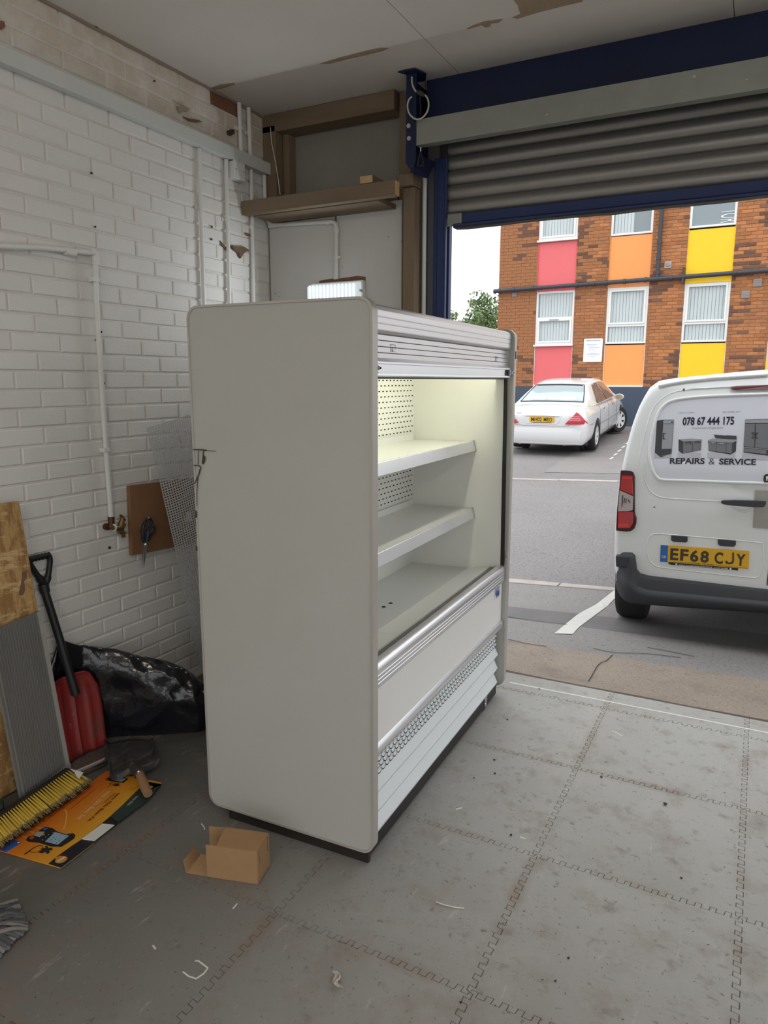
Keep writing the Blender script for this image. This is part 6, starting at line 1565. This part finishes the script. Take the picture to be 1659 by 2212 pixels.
# wheels
def tyre(name, parent, c, axis, R, w, rim, mrim, spokes=0, dish=1):
    """wheel centred at c, axis = unit vector pointing outwards"""
    ax_ = Vector(axis).normalized(); h = Vector((0, 0, 1)); f_ = ax_.cross(h).normalized()
    prof_ = [(rim, -w/2), (R*.93, -w/2), (R*.985, -w*.40), (R, -w*.25), (R, w*.25), (R*.985, w*.40), (R*.93, w/2), (rim+.006, w/2), (rim, w*.42)]
    rg = [[Vector(c)+ax_*o+(h*math.sin(a)+f_*math.cos(a))*r for a in [2*math.pi*k/32 for k in range(32)]] for r, o in prof_]
    wv = thing
    o = obj(name, MB().rings(rg, caps=False), m_tyre, parent, smooth=40)
    hub = MB().rings([[Vector(c)+ax_*off+(h*math.sin(a)+f_*math.cos(a))*r for a in [2*math.pi*k/32 for k in range(32)]] for r, off in ((rim, w*.42), (rim*.9, w*.36), (rim*.86, w*.1), (.02, w*.1))], caps=False)
    obj('rim', hub, mrim if not spokes else m_slotw, o, smooth=40)
    for k in range(spokes):
        a = 2*math.pi*k/spokes+.3; d = h*math.sin(a)+f_*math.cos(a); s_ = ax_.cross(d)
        obj('spoke', MB().prism([Vector(c)+ax_*(w*.30)+d*(rim*.18)+s_*rim*.14, Vector(c)+ax_*(w*.34)+d*(rim*.93)+s_*rim*.20, Vector(c)+ax_*(w*.34)+d*(rim*.93)-s_*rim*.20, Vector(c)+ax_*(w*.30)+d*(rim*.18)-s_*rim*.14], ax_*.02), mrim, o)
    if spokes:
        obj('rim_ring', MB().tube([Vector(c)+ax_*w*.40+(h*math.sin(a)+f_*math.cos(a))*rim*.95 for a in [2*math.pi*k/28 for k in range(28)]], .014, 6, closed=True), mrim, o, smooth=60)
        obj('hub_cap', MB().cyl(Vector(c)+ax_*(w*.28), Vector(c)+ax_*(w*.40), rim*.20, 16), mrim, o, smooth=40)
    return o
m_slotw = M('shadowed_wheel_well', (.03, .03, .032), .7); m_alloy = M('silver_alloy', (.68, .69, .70), .4, metal=.15)
for sx_ in (-1, 1):
    for y in (4.0, 6.78):
        cxw = VCX+sx_*(VCX-.36-.1025); tyre('wheel', van, (cxw, y, g(y)+.325), (sx_, 0, 0), .325, .205, .20, m_steel)
# cab glass at the front, not seen from the garage
obj('windscreen', MB().prism([(VCX-.70, 6.12, 1.50), (VCX+.70, 6.12, 1.50), (VCX+.78, 6.72, 1.12), (VCX-.78, 6.72, 1.12)], (0, .03, .03)), m_glassd, van)

# ================================================================== WHITE SALOON CAR
m_carw = M('white_car_paint', (.68, .68, .685), .2, coat=.5)
m_carg = M('pale_reflecting_glass', (.36, .44, .47), .06, spec=.9); m_cargd = M('dark_side_glass', (.14, .125, .125), .05, spec=.9, coat=.5)
RW = PY(1287, 972, 14.4); FW = PY(1338, 934, 17.3)
dirx = Vector((FW.x-RW.x, FW.y-RW.y, 0)).normalized(); dirz = Vector((0, 0, FW.z-RW.z))/(Vector((FW.x-RW.x, FW.y-RW.y, 0)).length)
cy_ax = (dirx+Vector((0, 0, dirz.z))).normalized(); cx_ax = Vector((dirx.y, -dirx.x, 0)); cz_ax = cx_ax.cross(cy_ax)
HW = .915
org = RW-cx_ax*(HW-.01)-cy_ax*1.10; org.z = RW.z-cy_ax.z*1.10
CM = Matrix.Translation(org) @ Matrix((cx_ax, cy_ax, cz_ax)).transposed().to_4x4()
car = thing('saloon_car', 'white saloon car parked nose-in against the brick building', 'car', tuple(org))
def cobj(name, mb, mat, parent=car, **k): return obj(name, mb.xf(CM), mat, parent, **k)
ST = [(.0, .62, .82, .30), (.015, .76, .88, .26), (.05, .83, .94, .24), (.12, .88, 1.00, .225), (.3, .905, 1.03, .22), (.7, .92, 1.04, .24), (1.2, .9275, 1.02, .22), (2.0, .9275, .985, .21), (2.9, .9275, .97, .21), (3.7, .92, .95, .21), (4.2, .905, .89, .22), (4.6, .87, .80, .24), (4.85, .80, .72, .27), (4.98, .66, .64, .32), (5.03, .4, .56, .36)]
def csec(hw, zt_, zb_):
    """closed section: belt-line shoulder, bulging side, tucked sill"""
    P_ = []
    for x, z in ((0, 1.0), (.45, .995), (.72, .975), (.86, .935), (.935, .86), (.975, .72), (.995, .55), (1.0, .42), (.99, .25), (.96, .10), (.90, .02), (.6, 0), (0, 0)): P_.append((x*hw, zb_+(zt_-zb_)*z))
    return P_
rings = []
for y, hw, zt_, zb_ in ST:
    s = csec(hw, zt_, zb_); ring = s+[(-x, z) for x, z in s[-2:0:-1]]
    rings.append([Vector((x, y, z)) for x, z in ring])
bodym = mesh_of('body', MB().rings(rings).xf(CM), m_carw, smooth=40)
cb = obj('body', bodym, None, car)
# cut the wheel arches
WYs = (1.10, 4.06)
cutter = MB()
for sx_ in (-1, 1):
    for y in WYs: cutter.tube([(sx_*.68, y, .335), (sx_*1.1, y, .335)], .365, 32)
cm_ = mesh_of('arch_cutter', cutter.xf(CM), m_slotw); co = bpy.data.objects.new('arch_cutter', cm_); COL.objects.link(co)
bo = cb.modifiers.new('arches', 'BOOLEAN'); bo.object = co; bo.operation = 'DIFFERENCE'; bo.solver = 'EXACT'
dg_ = bpy.context.evaluated_depsgraph_get(); nm_ = bpy.data.meshes.new_from_object(cb.evaluated_get(dg_)); cb.modifiers.clear(); cb.data = nm_; bpy.data.objects.remove(co)
for p in nm_.polygons: p.use_smooth = True
try: nm_.set_sharp_from_angle(angle=math.radians(38))
except Exception: pass
# greenhouse
def roofz(y): return interp([(.62, 1.02), (.8, 1.085), (1.1, 1.22), (1.4, 1.345), (1.62, 1.405), (1.9, 1.435), (2.4, 1.445), (2.8, 1.425), (3.05, 1.365), (3.4, 1.20), (3.85, .96)], y)
def topw(y): return interp([(.62, .78), (1.1, .68), (1.5, .585), (2.2, .575), (2.8, .585), (3.2, .64), (3.85, .74)], y)
def basew(y): return interp([(.62, .80), (1.3, .845), (2.4, .86), (3.3, .85), (3.85, .80)], y)
beltz = .965
gr2 = []
ygs = [.62, .8, .95, 1.1, 1.25, 1.4, 1.55, 1.7, 1.9, 2.2, 2.5, 2.8, 3.0, 3.15, 3.4, 3.65, 3.85]
for y in ygs:
    zt_ = max(roofz(y), beltz+.01); tw, bw = topw(y), basew(y)
    s = [(0, zt_+.012), (tw*.5, zt_+.009), (tw*.85, zt_), (tw, zt_-.022), (lerp(tw, bw, .12)+.008, lerp(zt_, beltz, .14)), (lerp(tw, bw, .5)+.010, lerp(zt_, beltz, .5)), (bw, beltz), (bw-.02, beltz-.06)]
    gr2.append([Vector((x, y, z)) for x, z in s+[(-x, z) for x, z in s[::-1][:-1]]])
cobj('cabin', MB().rings(gr2), m_carw, smooth=40)
rw = []
for k in range(9):
    y = lerp(.735, 1.47, k/8); rw.append([Vector((s_*topw(y)*.90, y-.004, roofz(y)+.012*(1-(s_)**2)+.006)) for s_ in [i/6-1 for i in range(13)]])
rwo = cobj('rear_window', MB().grid(rw), m_carg, smooth=50)
bd_ = [p for p in rw[0]]+[r[-1] for r in rw[1:]]+rw[-1][::-1][1:]+[r[0] for r in rw[::-1]][1:]
cobj('window_seal', MB().tube([p+Vector((0, 0, .002)) for p in bd_], .010, 6, closed=True), m_gasket, rwo)
sh_rows = [[Vector((s_*topw(y)*.84, y-.004, roofz(y)+.012*(1-s_**2)+.0085)) for s_ in [i/6-1 for i in range(13)]] for y in (1.41, 1.455)]
cobj('window_shade_band', MB().grid(sh_rows), m_gasket, rwo)
for a, b, y0_, y1_ in ((-.50, -.16, .80, .93), (-.10, .14, .80, .90), (.16, .52, .80, .95)):
    cobj('headrest_reflection', MB().grid([[Vector((lerp(a, b, i/4), y, roofz(y)+.020)) for i in range(5)] for y in (y0_, y1_)]), M('pale_seat', (.70, .78, .79), .3), rwo)
def sidep(y, t, sx_, off=.012):
    tw, bw = topw(y), basew(y); zt_ = roofz(y)-.022
    return Vector((sx_*(lerp(bw, tw, t)+off+.006*math.sin(math.pi*t)), y, lerp(beltz+.01, zt_, t)))
for sx_ in (-1, 1):
    for ya, yb2 in ((1.40, 2.28), (2.34, 3.30)):
        P_ = []
        for k in range(9):
            y = lerp(ya, yb2, k/8); tm = .90*min(1, max(.06, (y-1.33)/.40)) if ya < 2 else .90*min(1, max(.06, (3.36-y)/.42))
            P_.append([sidep(y, lerp(.03, tm, j/4), sx_) for j in range(5)])
        cobj('side_window', MB().grid(P_), m_cargd, smooth=50)
    m_ = cobj('door_mirror', MB().rings([[Vector((sx_*(.93+.10+a), 3.02+o, .985+b)) for a, b in [(w*.11*math.cos(t), w*.075*math.sin(t)) for t in [i*math.pi/6 for i in range(12)]]] for o, w in ((-.06, .85), (-.03, 1), (.05, .8), (.09, .3))]), m_carw, smooth=60)
    cobj('mirror_glass', MB().prism([(sx_*(.93+.10+.085*math.cos(t)), 2.955, .985+.055*math.sin(t)) for t in [i*math.pi/8 for i in range(16)]], (0, .003, 0)), M('mirror_reflection', (.35, .29, .18), .1), m_)
    cobj('mirror_arm', MB().box(sx_*.87-.04, sx_*.87+.09, 2.99, 3.05, .945, .985), m_carw, m_)
    for y in (1.62, 2.62): cobj('door_handle', MB().box(sx_*.925-.012, sx_*.925+.012, y, y+.17, .835, .86), m_chrome, bevel=.006)
    cobj('side_strip', MB().box(sx_*.929-.008, sx_*.929+.008, 1.48, 3.68, .555, .572), M('grey_side_strip', (.3, .3, .3), .5))
    cobj('rear_strip', MB().tube([(sx_*.60, .008, .655), (sx_*.78, .05, .655), (sx_*.875, .16, .652), (sx_*.912, .45, .642), (sx_*.920, .70, .632)], .007, 6), MATS['grey_side_strip'])
    for y in (1.36, 2.31, 3.33): cobj('door_gap', MB().tube([(sx_*.929, y, .30), (sx_*.934, y, .60), (sx_*.918, y, .86), (sx_*.872, y, .955)], .003, 4), m_slotw)
    # tail light
    def tlp(x, z, o=.0):
        y = interp([(.5, .014), (.62, .020), (.70, .034), (.78, .062), (.84, .11), (.875, .18), (.90, .30)], x)-.052-o
        y += max(0, (z-.74))*.22
        return Vector((sx_*x, y, z))
    tg_ = []
    for k in range(10):
        t = k/9; z = lerp(.685, .925, t); xi = interp([(0, .485), (.3, .55), (.6, .625), (1, .695)], t); xo = interp([(0, .895), (.15, .888), (.5, .835), (.85, .765), (1, .715)], t)
        tg_.append([tlp(lerp(xi, xo, j/8), z) for j in range(9)])
    tlo = cobj('tail_light', MB().grid(tg_), M('car_tail_red', (.50, .03, .045), .2, coat=.4) if sx_ < 0 else MATS['car_tail_red'], smooth=50)
    for z in (.775, .805, .84):
        cobj('light_bar', MB().grid([[tlp(lerp(.56, .80-.4*(z-.75), j/6), z+dz, .003) for j in range(7)] for dz in (-.006, .006)]), M('pale_red_lens', (.75, .35, .36), .3) if sx_ < 0 and z < .78 else MATS['pale_red_lens'], tlo)
    for y in WYs: tyre('wheel', car, CM @ Vector((sx_*.81, y, .325)), cx_ax*sx_ if y < 2 else (cx_ax*sx_*math.cos(.42)-cy_ax*math.sin(.42)*(1)), .325, .225, .215, m_alloy, 7)
    for y in WYs: cobj('arch_lining', MB().tube([(sx_*.60, y, .335), (sx_*.70, y, .335)], .36, 24), m_slotw)
# boot lid line, chrome strip, plate, bumper shut line, aerial, badge lettering
def rearp(x, z, o=.004):
    y = interp([(0, 0), (.55, .0), (.62, .004), (.74, .018), (.82, .055)], abs(x))
    y += interp([(.24, .03), (.32, .0), (.80, -.001), (.86, .010), (.93, .04), (1.0, .12)], z)
    return Vector((x, y-o, z))
cobj('boot_strip', MB().tube([rearp(lerp(-.36, .36, k/8), .845+.006*(1-(k/4-1)**2), .012) for k in range(9)], .011, 8), m_chrome)
pl2 = cobj('number_plate', MB().prism([rearp(x, z, .014) for x, z in ((-.26, .715), (.26, .715), (.26, .83), (-.26, .83))], (0, .008, 0)), m_plate)
cobj('plate_holder', MB().box(-.20, .20, -.012, 0, .703, .715), m_black, pl2)
for body_, x0_, x1_ in (('MH02', -.225, -.005), ('MEO', .04, .215)):
    t = text_fit(body_, x1_-x0_, (.080), .010).xf(Matrix.Translation(((x0_+x1_)/2, -.0155+.02, .772)) @ Matrix.Rotation(math.pi/2, 4, 'X'))
    t.xf(Matrix.Translation((0, rearp(0, .77, .014).y-.002-(-.0155+.02), 0))); obj('lettering', t.xf(CM), m_pk, pl2, fixn=False)
cobj('boot_line', MB().tube([rearp(x, z, .002) for x, z in ((-.69, .93), (-.62, .70), (-.55, .655), (-.40, .64), (.40, .64), (.55, .655), (.62, .70), (.69, .93))], .004, 4), MATS['grey_side_strip'])
cobj('plate_pressing', MB().tube([rearp(x, z, .002) for x, z in ((-.40, .85), (-.36, .73), (-.30, .685), (.30, .685), (.36, .73), (.40, .85))], .006, 6), m_carw)
cobj('bumper_line', MB().tube([rearp(x, z, .003) for x, z in ((-.80, .585), (-.6, .575), (0, .57), (.6, .575), (.80, .585))], .006, 6), m_carw)
cobj('bumper', MB().grid([[rearp(x, z, .022*math.sin(math.pi*min(1, max(0, (z-.27)/.33)))+.004) for x in [-.80+.1*i for i in range(17)]] for z in (.27, .33, .40, .46, .52, .57, .60)]), m_carw, smooth=50)
cobj('aerial', MB().prism([(-.008, 1.50, 1.39), (-.008, 1.60, 1.41), (-.008, 1.545, 1.475)], (.016, 0, 0)), m_carw)
t = text_fit('V50', .10, .03, .01).xf(Matrix.Translation((-.50, rearp(-.5, .885, .006).y, .895)) @ Matrix.Rotation(math.pi/2, 4, 'X')); obj('lettering', t.xf(CM), m_chrome, car, fixn=False)
cobj('underbody', MB().box(-.80, .80, .6, 4.7, .16, .26), m_slotw); cobj('exhaust', MB().cyl((.45, .10, .25), (.45, .5, .25), .035, 10).cyl((-.5, .10, .25), (-.5, .5, .25), .035, 10), m_galv)
